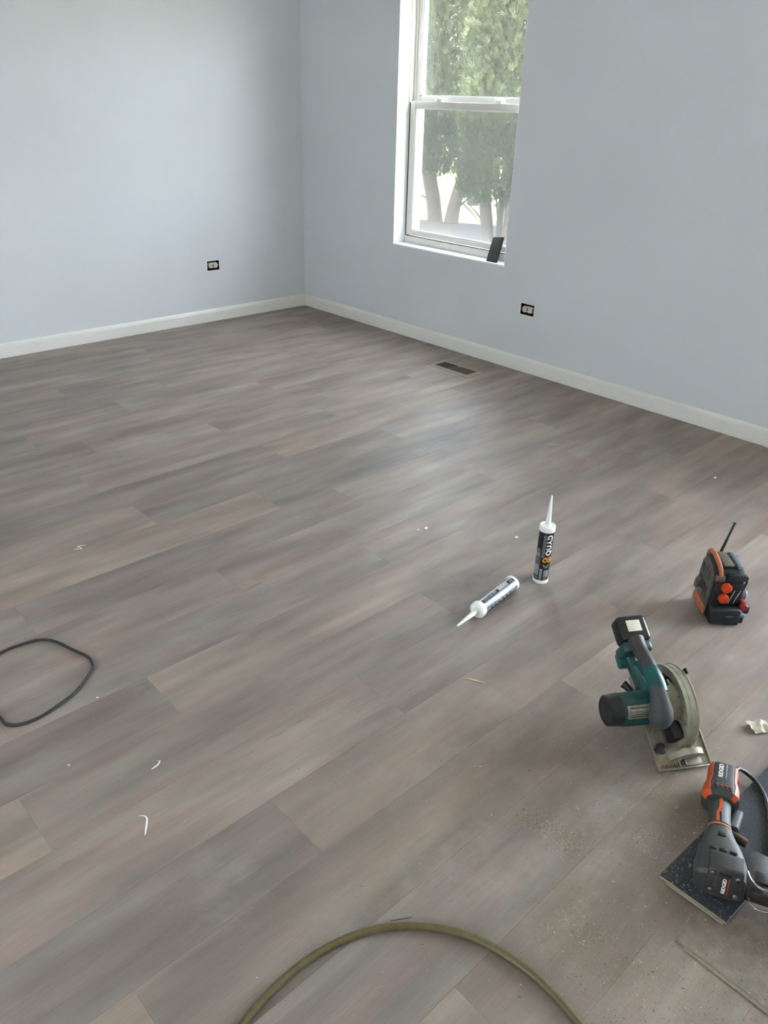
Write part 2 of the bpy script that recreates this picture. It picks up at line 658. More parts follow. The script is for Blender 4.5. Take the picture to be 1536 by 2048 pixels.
# ------------------------------------------------------------------ window
def window_1():
    y0, y1, z0, z1 = WIN
    w = bpy.data.objects.new('window_1', None)
    C.objects.link(w)
    w.location = (0.1, (y0 + y1) / 2, z0)
    w['kind'] = 'structure'
    off = Vector((-0.1, -(y0 + y1) / 2, -z0))

    def part(name, boxes, m, bevel=0.002, parent=None):
        bm = bmesh.new()
        for lo, hi in boxes:
            box(bm, lo, hi, bevel, 2, Matrix.Translation(off))
        return finish(bm, name, m, parent or w)
    D0, D1 = 0.096, 0.190
    # drywall returns and sill board
    part('reveal_left', [((0.0, y1 - 0.004, z0), (D0, y1, z1))], 'white', 0.0008)
    part('reveal_right', [((0.0, y0, z0), (D0, y0 + 0.004, z1))], 'white', 0.0008)
    part('reveal_head', [((0.0, y0, z1 - 0.004), (D0, y1, z1))], 'white', 0.0008)
    part('window_sill', [((-0.004, y0 + 0.0005, z0 - 0.006), (D0, y1 - 0.0005, z0 + 0.004))], 'white', 0.0018)
    # outer vinyl frame
    part('window_frame', [((D0, y1 - 0.010, z0 + 0.004), (D1, y1, z1)), ((D0, y0, z0 + 0.004), (D1, y0 + 0.010, z1)),
                          ((D0, y0 + 0.010, z1 - 0.03), (D1, y1 - 0.010, z1)),
                          ((D0, y0 + 0.010, z0 + 0.004), (D1, y1 - 0.010, z0 + 0.046)),
                          ((0.168, y1 - 0.050, z0 + 0.046), (D1, y1 - 0.010, z1 - 0.03)), ((0.168, y0 + 0.010, z0 + 0.046), (D1, y0 + 0.050, z1 - 0.03)),
                          ((0.128, y1 - 0.028, z0 + 0.046), (0.134, y1 - 0.010, z1 - 0.03)), ((0.128, y0 + 0.010, z0 + 0.046), (0.134, y0 + 0.028, z1 - 0.03))], 'vinyl', 0.0012)
    part('weatherstrip', [((0.0985, y1 - 0.0145, z0 + 0.05), (0.104, y1 - 0.0105, 1.405)), ((0.0985, y0 + 0.0105, z0 + 0.05), (0.104, y0 + 0.0145, 1.405)),
                          ((0.0985, y0 + 0.0145, z0 + 0.0465), (0.104, y1 - 0.0145, z0 + 0.0505))], 'gasket', 0)

    def sash(name, xa, xb, za, zb, st, rb, rt):
        ya, yb = y0 + 0.0155, y1 - 0.0155
        s = part(name, [((xa, yb - st, za), (xb, yb, zb)), ((xa, ya, za), (xb, ya + st, zb)),
                        ((xa, ya + st, za), (xb, yb - st, za + rb)), ((xa, ya + st, zb - rt), (xb, yb - st, zb))], 'vinyl', 0.003)
        bd = 0.007
        part('glazing_bead', [((xa + 0.006, yb - st - bd, za + rb), (xb - 0.004, yb - st, zb - rt)), ((xa + 0.006, ya + st, za + rb), (xb - 0.004, ya + st + bd, zb - rt)),
                              ((xa + 0.006, ya + st, za + rb), (xb - 0.004, yb - st, za + rb + bd)), ((xa + 0.006, ya + st, zb - rt - bd), (xb - 0.004, yb - st, zb - rt))], 'white', 0.001, s)
        xm = (xa + xb) / 2 + 0.002
        p = part('pane', [((xm, ya + st, za + rb), (xm + 0.004, yb - st, zb - rt))], 'glass', 0, s)
        return s
    sash('lower_sash', 0.100, 0.128, z0 + 0.052, 1.412, 0.042, 0.030, 0.036)
    sash('upper_sash', 0.134, 0.162, 1.392, z1 - 0.032, 0.042, 0.046, 0.04)
    # sash locks on the meeting rail
    for yy in (-1.20, -1.66):
        bm = bmesh.new()
        box(bm, (0.104, yy - 0.028, 1.412), (0.126, yy + 0.028, 1.420), 0.003, 2, Matrix.Translation(off))
        box(bm, (0.098, yy - 0.032, 1.420), (0.112, yy + 0.010, 1.429), 0.003, 2, Matrix.Translation(off) @ Matrix.Translation((0.1, yy, 1.42)) @ Matrix.Rotation(0.35, 4, 'Z') @ Matrix.Translation((-0.1, -yy, -1.42)))
        finish(bm, 'sash_lock', 'white', w)
    # insect screen outside the lower sash
    part('insect_screen', [((0.1715, y0 + 0.050, z0 + 0.050), (0.1722, y1 - 0.050, 1.40))], 'screen', 0)
window_1()


def patio_door():
    y0, y1, z0, z1 = DOOR
    bm = bmesh.new()
    for lo, hi in (((0.06, y0, 0), (0.16, y0 + 0.05, z1)), ((0.06, y1 - 0.05, 0), (0.16, y1, z1)), ((0.06, y0 + .05, z1 - 0.05), (0.16, y1 - .05, z1)),
                   ((0.06, y0 + .05, 0), (0.16, y1 - .05, 0.04)), ((0.08, (y0 + y1) / 2 - 0.05, 0.04), (0.14, (y0 + y1) / 2 + 0.05, z1 - 0.05))):
        box(bm, lo, hi, 0.003)
    d = structure(finish(bm, 'door_1', 'vinyl'))
    bm = bmesh.new()
    box(bm, (0.10, y0 + 0.05, 0.04), (0.104, (y0 + y1) / 2 - 0.05, z1 - 0.05))
    finish(bm, 'pane', 'glass', d)
    bm = bmesh.new()
    box(bm, (0.115, (y0 + y1) / 2 + 0.05, 0.04), (0.119, y1 - 0.05, z1 - 0.05))
    finish(bm, 'pane', 'glass', d)
patio_door()


def plain_window(name, axis, p, u0, u1, z0, z1):
    """unseen double-hung window added on a wall behind the camera"""
    def b(ua, ub, za, zb, d0=0.05, d1=0.12):
        if axis == 'x':
            return (min(p - d0, p - d1), ua, za), (max(p - d0, p - d1), ub, zb)
        return (ua, min(p - d0, p - d1), za), (ub, max(p - d0, p - d1), zb)
    bm = bmesh.new()
    zm = (z0 + z1) / 2
    for q in ((u0, u0 + .05, z0, z1), (u1 - .05, u1, z0, z1), (u0 + .05, u1 - .05, z0, z0 + .05), (u0 + .05, u1 - .05, z1 - .05, z1), (u0 + .05, u1 - .05, zm - .02, zm + .02)):
        box(bm, *b(*q), 0.002)
    w = structure(finish(bm, name, 'vinyl'))
    bm = bmesh.new()
    box(bm, *b(u0 + .05, u1 - .05, z0 + .05, zm - .02, .08, .084))
    finish(bm, 'pane', 'glass', w)
    bm = bmesh.new()
    box(bm, *b(u0 + .05, u1 - .05, zm + .02, z1 - .05, .08, .084))
    finish(bm, 'pane', 'glass', w)
plain_window('added_window', 'x', RX, -4.6, -3.4, 0.7, 2.05)  # unseen window, added and sized to light the right wall

# ------------------------------------------------------------------ bare wall outlets
def outlet(label, mw):
    """local: x along the wall (long side), y up the wall, z into the room"""
    t = thing('wall_outlet', label, 'outlet', mw=mw, group='uncovered wall outlets')
    bm = bmesh.new()
    W, H = 0.048, 0.0315
    d = 0.03
    box(bm, (-W, -H, -d - 0.002), (W, H, -d))
    box(bm, (-W, -H, -d), (-W + 0.0015, H, -0.001))
    box(bm, (W - 0.0015, -H, -d), (W, H, -0.001))
    box(bm, (-W + 0.0015, -H, -d), (W - 0.0015, -H + 0.0015, -0.001))
    box(bm, (-W + 0.0015, H - 0.0015, -d), (W - 0.0015, H, -0.001))
    finish(bm, 'outlet_box', 'cavity', t, smooth=0)
    bm = bmesh.new()
    for lo, hi in (((-W - 0.005, H, 0), (W + 0.004, H + 0.0035, 0.0012)), ((-W - 0.004, -H - 0.004, 0), (W + 0.005, -H, 0.0012)),
                   ((-W - 0.006, -H, 0), (-W, H, 0.0012)), ((W, -H, 0), (W + 0.004, H, 0.0012))):
        box(bm, lo, hi, 0.0005)
    finish(bm, 'plaster_rim', 'plaster', t)
    boxo('mounting_strap', (-0.047, -0.009, -0.006), (0.047, 0.009, -0.0045), 'brass', t, 0.0004)
    boxo('receptacle_body', (-0.034, -0.0165, -0.028), (0.034, 0.0165, -0.0048), 'ivory', t, 0.002)
    for sx in (-1, 1):
        bm = bmesh.new()
        poly = []
        for i in range(28):
            a = 2 * math.pi * i / 28
            poly.append((sx * 0.0195 + max(-0.0135, min(0.0135, 0.0172 * math.cos(a))), 0.0172 * math.sin(a)))
        prism(bm, poly, -0.005, 0.003, 'z', 0.0012)
        f = finish(bm, 'receptacle_face', 'ivory', t)
        for (sl, hh) in ((0.0062, 0.0045), (-0.0062, 0.0037)):
            boxo('blade_slot', (sx * 0.0195 - hh + 0.002, sl - 0.0011, 0.0026), (sx * 0.0195 + hh + 0.002, sl + 0.0011, 0.0036), 'slot', f)
        bm = bmesh.new()
        lathe(bm, [(0.0026, 0.0026), (0.0026, 0.0036)], 'z', (sx * 0.0195 - 0.0075, 0, 0), 12)
        finish(bm, 'ground_hole', 'slot', f)
    bm = bmesh.new()
    lathe(bm, [(0.0032, -0.005), (0.0032, 0.0), (0.0022, 0.0012)], 'z', (0, 0, 0), 14)
    finish(bm, 'centre_screw', 'brass', t)
    for sx in (-1, 1):
        bm = bmesh.new()
        lathe(bm, [(0.0035, -0.005), (0.0035, -0.003), (0.002, -0.002)], 'z', (sx * 0.0425, 0, 0), 12)
        finish(bm, 'mounting_screw', 'brass', t)
outlet('uncovered ivory outlet set sideways in the bright wall left of the corner',
       frame_mat(((OUT_L[0] + OUT_L[1]) / 2, 0, (OUT_L[2] + OUT_L[3]) / 2), (1, 0, 0), (0, 0, 1), (0, -1, 0)))
outlet('uncovered ivory outlet set sideways in the wall below and right of the window',
       frame_mat((0, (OUT_R[0] + OUT_R[1]) / 2, (OUT_R[2] + OUT_R[3]) / 2), (0, -1, 0), (0, 0, 1), (-1, 0, 0)))

# ------------------------------------------------------------------ floor register
def register():
    t = thing('floor_register', 'tan metal floor register with louvres beside the baseboard under the window', 'floor vent', loc=(-0.283, -1.829, 0))
    W, L = 0.0705, 0.165
    w, l = 0.048, 0.130
    bm = bmesh.new()
    h = 0.005
    def ringp(a, b, z):
        return [(-a, -b, z), (a, -b, z), (a, b, z), (-a, b, z)]
    rings(bm, [ringp(W, L, 0.0003), ringp(W - 0.002, L - 0.002, 0.0022), ringp(w + 0.006, l + 0.006, h), ringp(w, l, h), ringp(w, l, 0.0003)], close_ends=False)
    finish(bm, 'register_frame', 'vent', t, smooth=0.3)
    boxo('throat_shade', (-w, -l, 0.0002), (w, l, 0.0006), 'vent_dark', t)  # dark sheet on the planks, painting in the shade of the duct
    n = 17
    for i in range(n):
        yy = -l + (i + 0.5) * 2 * l / n
        m_ = Matrix.Translation((0, yy, 0.0028)) @ Matrix.Rotation(0.6 if i < n * 0.62 else -0.25, 4, 'X')
        boxo('louvre', (-w + 0.001, -0.0026, -0.0006), (w - 0.001, 0.0026, 0.0006), 'louvre', t, 0, mtx=m_)
    boxo('damper_lever', (0.030, -0.012, 0.004), (0.036, 0.012, 0.0075), 'vent', t, 0.001)
register()

# ------------------------------------------------------------------ device on the sill
M['device'] = mat('matt_black_device_shell', (42, 43, 44), 0.5, var=0.06)
M['device_face'] = mat('dark_grey_device_face', (66, 68, 68), 0.38, var=0.05)


def sill_device():
    p0 = Vector((0.012, -1.787, 0.5832))
    up = (Vector((0.089, -1.765, 0.722)) - p0).normalized()
    side = Vector((0, -1, 0))
    nrm = side.cross(up).normalized()            # faces the room after sign check
    if nrm.x > 0:
        nrm = -nrm
    side = up.cross(nrm).normalized()
    t = thing('pocket_device', 'black rounded pocket device leaning against the window on the sill', 'phone', mw=frame_mat(p0, side, up, nrm))
    bm = bmesh.new()
    box(bm, (-0.040, 0.0, -0.013), (0.040, 0.155, 0.0), 0.0055, 3)
    finish(bm, 'case', 'device', t)
    boxo('face_panel', (-0.0335, 0.010, -0.001), (0.0335, 0.146, 0.0005), 'device_face', t, 0.0007)
    boxo('side_button', (0.0395, 0.10, -0.009), (0.0409, 0.122, -0.005), 'device', t, 0.0004)
sill_device()

# ------------------------------------------------------------------ outdoors
M['lawn'] = mat('dry_pale_lawn', (140, 134, 88), 0.95, var=0.25, scale=3, spec=0.1)
M['bark'] = mat('grey_brown_bark', (70, 61, 55), 0.9, var=0.3, scale=25, bump=0.6, spec=0.2)


def leaf_mat(name, c1, c2):
    k = NT(name)
    oi = k.n('ShaderNodeNewGeometry')
    nz = k.noise(k.coord((1, 1, 1)), 3.0, 3)
    col = k.ramp(nz, [(0.35, lin(c1)), (0.65, lin(c2))])
    rnd_ = k.ramp(oi.outputs['Random Per Island'], [(0.0, (0.6, 0.6, 0.6, 1)), (1.0, (1.25, 1.25, 1.2, 1))])
    col = k.mix(0.9, col, rnd_, 'MULTIPLY')
    k.l(col, k.b.inputs['Base Color'])
    k.b.inputs['Roughness'].default_value = 0.6
    k.b.inputs['Specular IOR Level'].default_value = 0.25
    return k.m
M['arbor'] = leaf_mat('arborvitae_foliage', (40, 46, 24), (58, 62, 32))
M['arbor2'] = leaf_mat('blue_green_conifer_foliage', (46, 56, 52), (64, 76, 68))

GZ = -0.55
lawn = structure(boxo('lawn', (0.2, -40, GZ - 0.3), (70, 60, GZ), 'lawn'))


def conifer(label, x, y, trunks, z0, z1, rad, n, m, seed, branches=()):
    rn = random.Random(seed)
    t = thing('arborvitae_tree', label, 'tree', loc=(x, y, GZ), group='evergreens outside the window')
    for pts, rr in trunks:
        bm = bmesh.new()
        tube(bm, [(a, b, c) for a, b, c in pts], rr, n=18, sub=5, up=Vector((1, 0.2, 0)))
        finish(bm, 'trunk', 'bark', t)
    for pts in branches:
        bm = bmesh.new()
        tube(bm, pts, [0.022, 0.014, 0.006][:len(pts)], n=6, sub=4, up=Vector((0.3, 0.2, 1)))
        finish(bm, 'bare_branch', 'bark', t)
    verts, faces = [], []
    for i in range(n):
        hz = rn.random() ** 0.9
        z = z0 + (z1 - z0) * hz
        prof = (0.62 + 0.38 * min(1, hz * 5)) * (1 - hz ** 2.5 * 0.85)
        lump = 1 + 0.22 * mnoise.noise(Vector((x + math.cos(i) * 0, z * 1.6, seed)))
        a = rn.random() * 2 * math.pi
        bulge = 1 + 0.22 * mnoise.noise(Vector((math.cos(a) * 1.8 + seed, math.sin(a) * 1.8, z * 1.3)))
        r = rad * prof * lump * bulge * (1 - 0.55 * rn.random() ** 1.5)
        c = Vector((r * math.cos(a), r * math.sin(a), z + rn.uniform(-0.1, 0.1)))
        outd = Vector((math.cos(a), math.sin(a), 0))
        d = (outd * rn.uniform(0.25, 0.9) + Vector((rn.uniform(-.5, .5), rn.uniform(-.4, .4), rn.uniform(0.0, 1.4)))).normalized()
        sd = d.cross(Vector((rn.uniform(-1, 1), rn.uniform(-1, 1), rn.uniform(-.4, .4)))).normalized()
        L, W = rn.uniform(0.06, 0.13), rn.uniform(0.0035, 0.0075)
        b = len(verts)
        # a small flattened spray: three blades with a raised midrib
        for k, (sp, ln) in enumerate(((-1.1, 0.5), (-0.5, 0.8), (0, 1.0), (0.5, 0.8), (1.1, 0.5))):
            dd = (d + sd * sp).normalized()
            ss = dd.cross(d.cross(sd)).normalized()
            b = len(verts)
            nn = dd.cross(ss) * W * 0.35
            verts += [c - dd * L * 0.1, c + dd * L * ln * 0.5 + ss * W, c + dd * L * ln, c + dd * L * ln * 0.5 - ss * W + nn]
            faces += [(b, b + 1, b + 3), (b + 1, b + 2, b + 3)]
    me = bpy.data.meshes.new('foliage')
    me.from_pydata([tuple(v) for v in verts], [], faces)
    me.materials.append(M[m])
    o = bpy.data.objects.new('foliage', me)
    C.objects.link(o)
    o.parent = t
    o['kind'] = 'stuff'
    return t


M['mulch'] = mat('pinkish_grey_mulch', (54, 46, 43), 0.95, var=0.45, scale=18, bump=0.5, spec=0.1)
bm = bmesh.new()
_n = 48
rings(bm, [[(6.1 + (1.9 + d_) * math.cos(2 * math.pi * i / _n) * (1 + 0.06 * math.sin(5 * i)), 2.4 + (4.2 + d_) * math.sin(2 * math.pi * i / _n), z_) for i in range(_n)] for z_, d_ in ((GZ - 0.05, 0.1), (GZ + 0.02, 0.0), (GZ + 0.05, -0.4))])
structure(finish(bm, 'mulch_bed', 'mulch'))
# trunks in coordinates local to each tree (z from the ground)
conifer('yellow-green arborvitae with two leaning trunks, behind the left part of the window glass', 7.3, 5.34,
        [([(0.0, 0.23, -0.1), (0.0, 0.31, 0.35), (0.0, 0.46, 0.87), (0, 0.46, 1.8), (0, 0.35, 3.0)], [0.15, 0.13, 0.13, 0.115, 0.09]),
         ([(0.0, -0.13, -0.1), (0.0, -0.21, 0.35), (0.0, -0.38, 0.87), (0, -0.48, 1.8), (0, -0.35, 2.8)], [0.14, 0.115, 0.11, 0.09, 0.08])],
        0.84, 6.2, 0.92, 40000, 'arbor', 3,
        [[(0.0, 0.31, 0.35), (-0.1, 0.64, 0.46), (-0.2, 1.1, 0.64)], [(0.0, -0.17, 0.23), (0.05, -0.52, 0.52), (0.1, -0.72, 1.0)], [(0.0, -0.23, 0.46), (0.0, -0.46, 0.35), (0.0, -0.87, 0.10)]])
conifer('arborvitae with three slim trunks, behind the right part of the window glass', 5.85, 2.92,
        [([(0.0, 0.20, -0.1), (0.0, 0.22, 0.3), (0.0, 0.30, 0.75), (0, 0.3, 1.6), (0, 0.2, 2.5)], [0.11, 0.095, 0.09, 0.085, 0.08]),
         ([(0.1, 0.04, -0.1), (0.1, 0.06, 0.4), (0.1, 0.05, 0.9), (0.1, 0, 2.0)], [0.06, 0.05, 0.05, 0.045]),
         ([(0.05, -0.14, -0.1), (0.05, -0.13, 0.4), (0.05, -0.12, 0.9), (0.1, -0.1, 2.0)], [0.08, 0.065, 0.06, 0.05])],
        0.72, 5.3, 0.74, 36000, 'arbor', 5,
        [[(0.0, 0.21, 0.2), (0.0, 0.36, 0.42), (-0.05, 0.6, 0.62)], [(0.1, 0.05, 0.2), (0.1, 0.12, 0.5), (0.1, 0.2, 0.85)]])
conifer('arborvitae half hidden behind the two front trunks, farther from the window', 9.9, 6.95,
        [([(0, 0, -0.1), (0, 0.05, 1.2), (0, 0, 2.5)], [0.14, 0.1, 0.08])], 0.95, 7.0, 0.95, 24000, 'arbor', 12)
conifer('hazy blue-green conifer standing far off at the left edge of the glass', 13.5, 13.0,
        [([(0, 0, -0.1), (0, 0.1, 1.5), (0, 0, 4)], [0.2, 0.16, 0.1])], 1.2, 8.5, 1.7, 16000, 'arbor2', 9)

# ------------------------------------------------------------------ caulk tubes
M['tube_white'] = mat('translucent_white_polyethylene', (238, 238, 232), 0.38, var=0.02, trans=0.15)
M['tube_black'] = mat('glossy_black_label', (24, 26, 30), 0.26, var=0.15)
M['tube_grey'] = mat('grey_label_panel', (128, 132, 136), 0.28, var=0.08)
M['tube_silver'] = mat('silver_label_foil', (176, 186, 196), 0.16, 0.75, var=0.08)
M['tube_gold'] = mat('amber_label_print', (232, 160, 28), 0.35, var=0.05)
M['print_white'] = mat('white_print', (236, 236, 234), 0.4, var=0.02)
M['print_pale'] = mat('pale_grey_print', (170, 174, 176), 0.4, var=0.05)


def wrap_patch(bm, r, a0, a1, z0, z1, th=0.0003, n=None):
    n = n or max(2, int(abs(a1 - a0) / 6))
    loops = []
    for i in range(n + 1):
        a = math.radians(a0 + (a1 - a0) * i / n)
        c_, s_ = math.cos(a), math.sin(a)
        loops.append([(r * c_, r * s_, z0), ((r + th) * c_, (r + th) * s_, z0), ((r + th) * c_, (r + th) * s_, z1), (r * c_, r * s_, z1)])
    rings(bm, loops)


def patches(name, lst, m, parent):
    bm = bmesh.new()
    for q in lst:
        wrap_patch(bm, *q)
    return finish(bm, name, m, parent)


def caulk_tube(label, mw, face, standing, face_sign=1):
    """local z runs from the base to the nozzle; 'face' is the azimuth (degrees) that the camera sees"""
    t = thing('caulk_tube', label, 'caulk tube', mw=mw, group='caulk tubes on the floor')
    R = 0.0242
    bm = bmesh.new()
    lathe(bm, [(R - 0.002, 0.003), (R, 0.004), (R, 0.2), (R - 0.002, 0.201)], n=48)
    finish(bm, 'cartridge_sleeve', 'tube_black', t)
    bm = bmesh.new()
    lathe(bm, [(0.0200, 0.0), (0.0245, 0.0), (0.0258, 0.0012), (0.0258, 0.0118), (0.0248, 0.0128), (R - 0.001, 0.0128)], n=48)
    finish(bm, 'base_ring', 'tube_white', t)
    bm = bmesh.new()
    lathe(bm, [(R - 0.001, 0.193), (0.0256, 0.1935), (0.0262, 0.195), (0.0262, 0.2105), (0.0250, 0.2125), (0.0222, 0.2128), (0.0205, 0.2105), (0.0135, 0.2118), (0.0108, 0.2150), (0.0100, 0.2165), (0.0001, 0.2165)], n=48)
    finish(bm, 'cap', 'tube_white', t)
    bm = bmesh.new()
    lathe(bm, [(0.0096, 0.2160), (0.0092, 0.222), (0.0078, 0.240), (0.0030, 0.317), (0.0024, 0.318), (0.0012, 0.3175)], n=28)
    finish(bm, 'nozzle', 'tube_white', t)
    rs = R + 0.0002

    def wrap(a_c, z_c, rot):
        """text plane to the cylinder: rot False = text runs round the tube, True = text climbs the tube"""
        def fn(co):
            x, y, d = co
            if rot:
                a = math.radians(a_c) - y / R
                z = z_c + x
            else:
                a = math.radians(a_c) + x / R
                z = z_c + y
            rr_ = rs + 0.0006 + d
            return (rr_ * math.cos(a), rr_ * math.sin(a), z)
        return fn
    if standing:
        f = face
        for q in ((rs, f - 82, f - 22, 0.030, 0.074), (rs, f - 80, f - 26, 0.100, 0.118), (rs, f - 14, f + 6, 0.013, 0.058), (rs, f + 16, f + 62, 0.026, 0.052)):
            patches('grey_panel', [q], 'tube_grey', t)
        fine = []
        for i in range(7):
            fine.append((rs, f - 70, f - 22 - 6 * (i % 2), 0.0775 + i * 0.0032, 0.0783 + i * 0.0032))
        for i in range(3):
            fine.append((rs, f - 62, f - 26, 0.122 + i * 0.004, 0.123 + i * 0.004))
        for i in range(3):
            fine.append((rs, f - 60, f - 20, 0.018 + i * 0.0035, 0.0188 + i * 0.0035))
            fine.append((rs, f + 18, f + 50, 0.0155 + i * 0.003, 0.0162 + i * 0.003))
        for a_ in (-12, -6, 0, 6):
            fine.append((rs, f + a_ - 0.9, f + a_ + 0.9, 0.100, 0.185))
        patches('fine_print', fine, 'print_pale', t)['kind'] = 'stuff'
        texto('brand_lettering', 'QUAD', 0.0245, 'print_white', t, wrap(f + 38, 0.1475, True), extrude=0.0002, offset=0.0009, space=1.12)
        texto('maker_lettering', 'OSI', 0.0215, 'tube_gold', t, wrap(f + 36, 0.0905, False), extrude=0.0002, offset=0.0010, shear=0.2, space=1.12)
        for q in ((rs, f + 10, f + 34, 0.1005, 0.1025), (rs, f + 38, f + 58, 0.1005, 0.1025)):
            patches('amber_bar', [q], 'tube_gold', t)
        bm = bmesh.new()
        for k in range(2):
            for sg in (-1, 1):
                for q in range(5):
                    a_c = f + 30 + sg * (3.0 + q * 5.0)
                    zc = 0.0660 - k * 0.0045 + q * 0.0020
                    wrap_patch(bm, rs + 0.0002, a_c - 2.6, a_c + 2.6, zc, zc + 0.0016)
        finish(bm, 'chevron_print', 'print_pale', t)['kind'] = 'stuff'
    else:
        f = face
        g = face_sign                        # +1 when larger azimuths lie towards the top of the lying tube

        def pq(a, b, z0, z1, lift=0.0):
            lo, hi = sorted((f + g * a, f + g * b))
            return (rs + lift, lo, hi, z0, z1)
        for q in (pq(-34, 10, 0.014, 0.192), pq(58, 84, 0.014, 0.192), pq(-62, -40, 0.014, 0.192)):
            patches('silver_panel', [q], 'tube_silver', t)
        patches('pale_band', [pq(47, 52, 0.014, 0.192)], 'print_white', t)
        fine = []
        for i in range(8):
            z_ = 0.135 + i * 0.0068
            fine.append(pq(14 + 3 * (i % 2), 42 - 5 * (i % 3), z_, z_ + 0.0022))
        for i in range(3):
            fine.append(pq(15, 40, 0.112 + i * 0.007, 0.1155 + i * 0.007))
            fine.append(pq(14, 38 - 6 * i, 0.020 + i * 0.0065, 0.0225 + i * 0.0065))
        fine.append(pq(13, 43, 0.046, 0.100))
        patches('fine_print', fine, 'print_pale', t)['kind'] = 'stuff'
        dk = []
        for i in range(7):
            z_ = 0.128 + i * 0.0088
            dk.append(pq(-28 + 4 * (i % 2), -4 - 5 * (i % 3), z_, z_ + 0.0036, 0.0003))
        dk.append(pq(-32, -2, 0.108, 0.1115, 0.0003))
        for i in range(4):
            z_ = 0.022 + i * 0.011
            dk.append(pq(-30, -10 + 4 * (i % 2), z_, z_ + 0.005, 0.0003))
        for i in range(6):
            z_ = 0.050 + i * 0.022
            dk.append(pq(-58, -46, z_, z_ + 0.010, 0.0003))
        patches('label_text_block', dk, 'tube_black', t)['kind'] = 'stuff'
    return t


tb = Vector((-1.790, -3.597, 0.0005))
to_cam = CAM - tb
caulk_tube('white-nozzled caulk tube with black label standing upright on the floor', Matrix.Translation(tb), math.degrees(math.atan2(to_cam.y, to_cam.x)), True)
_cap = Vector((-2.111, -3.598, 0.0))
_bas = Vector((-1.898, -3.570, 0.0))
ax = (_cap - _bas).normalized()
sidev = Vector((0, 0, 1)).cross(ax).normalized()
base_pt = _cap - ax * 0.205
base_pt.z = 0.0267
_ly = ax.cross(sidev)
_cd = CAM - base_pt
_az = math.degrees(math.atan2(_cd.dot(_ly), _cd.dot(sidev)))
_ua = math.degrees(math.atan2(_ly.z, sidev.z))
_sg = 1 if ((_ua - _az + 180) % 360 - 180) > 0 else -1
caulk_tube('caulk tube lying on its side with its white nozzle pointing left', frame_mat(base_pt, sidev, _ly, ax), _az, False, _sg)

# ------------------------------------------------------------------ circular saw
M['teal'] = mat('teal_tool_plastic', (8, 76, 76), 0.34, var=0.22, dust=0.15)
M['teal_dark'] = mat('worn_teal_housing', (14, 62, 60), 0.42, var=0.28, dust=0.3)
M['rubber'] = mat('grey_rubber_overmould', (64, 66, 66), 0.72, var=0.1, dust=0.16)
M['grip_rubber'] = mat('dark_brown_grey_grip', (62, 56, 58), 0.4, var=0.2, dust=0.22)
M['black'] = mat('black_tool_plastic', (22, 23, 25), 0.42, var=0.2, dust=0.10)
M['black_gloss'] = mat('glossy_black_battery', (20, 22, 26), 0.25, var=0.15, dust=0.05)
M['cast'] = mat('dusty_cast_magnesium', (154, 150, 130), 0.55, 0.25, var=0.14, scale=60, dust=0.4)
M['steel'] = mat('scuffed_steel_plate', (140, 132, 118), 0.45, 0.55, var=0.22, scale=80, dust=0.75)
M['blade'] = mat('grey_blade_steel', (92, 92, 92), 0.35, 0.9, var=0.12)
M['chrome'] = mat('bright_wire', (190, 188, 182), 0.22, 1.0, var=0.05)
M['sticker'] = mat('cream_battery_sticker', (214, 208, 190), 0.5, var=0.04)
M['silver_label'] = mat('brushed_rating_plate', (150, 146, 132), 0.32, 0.5, var=0.3, scale=140)


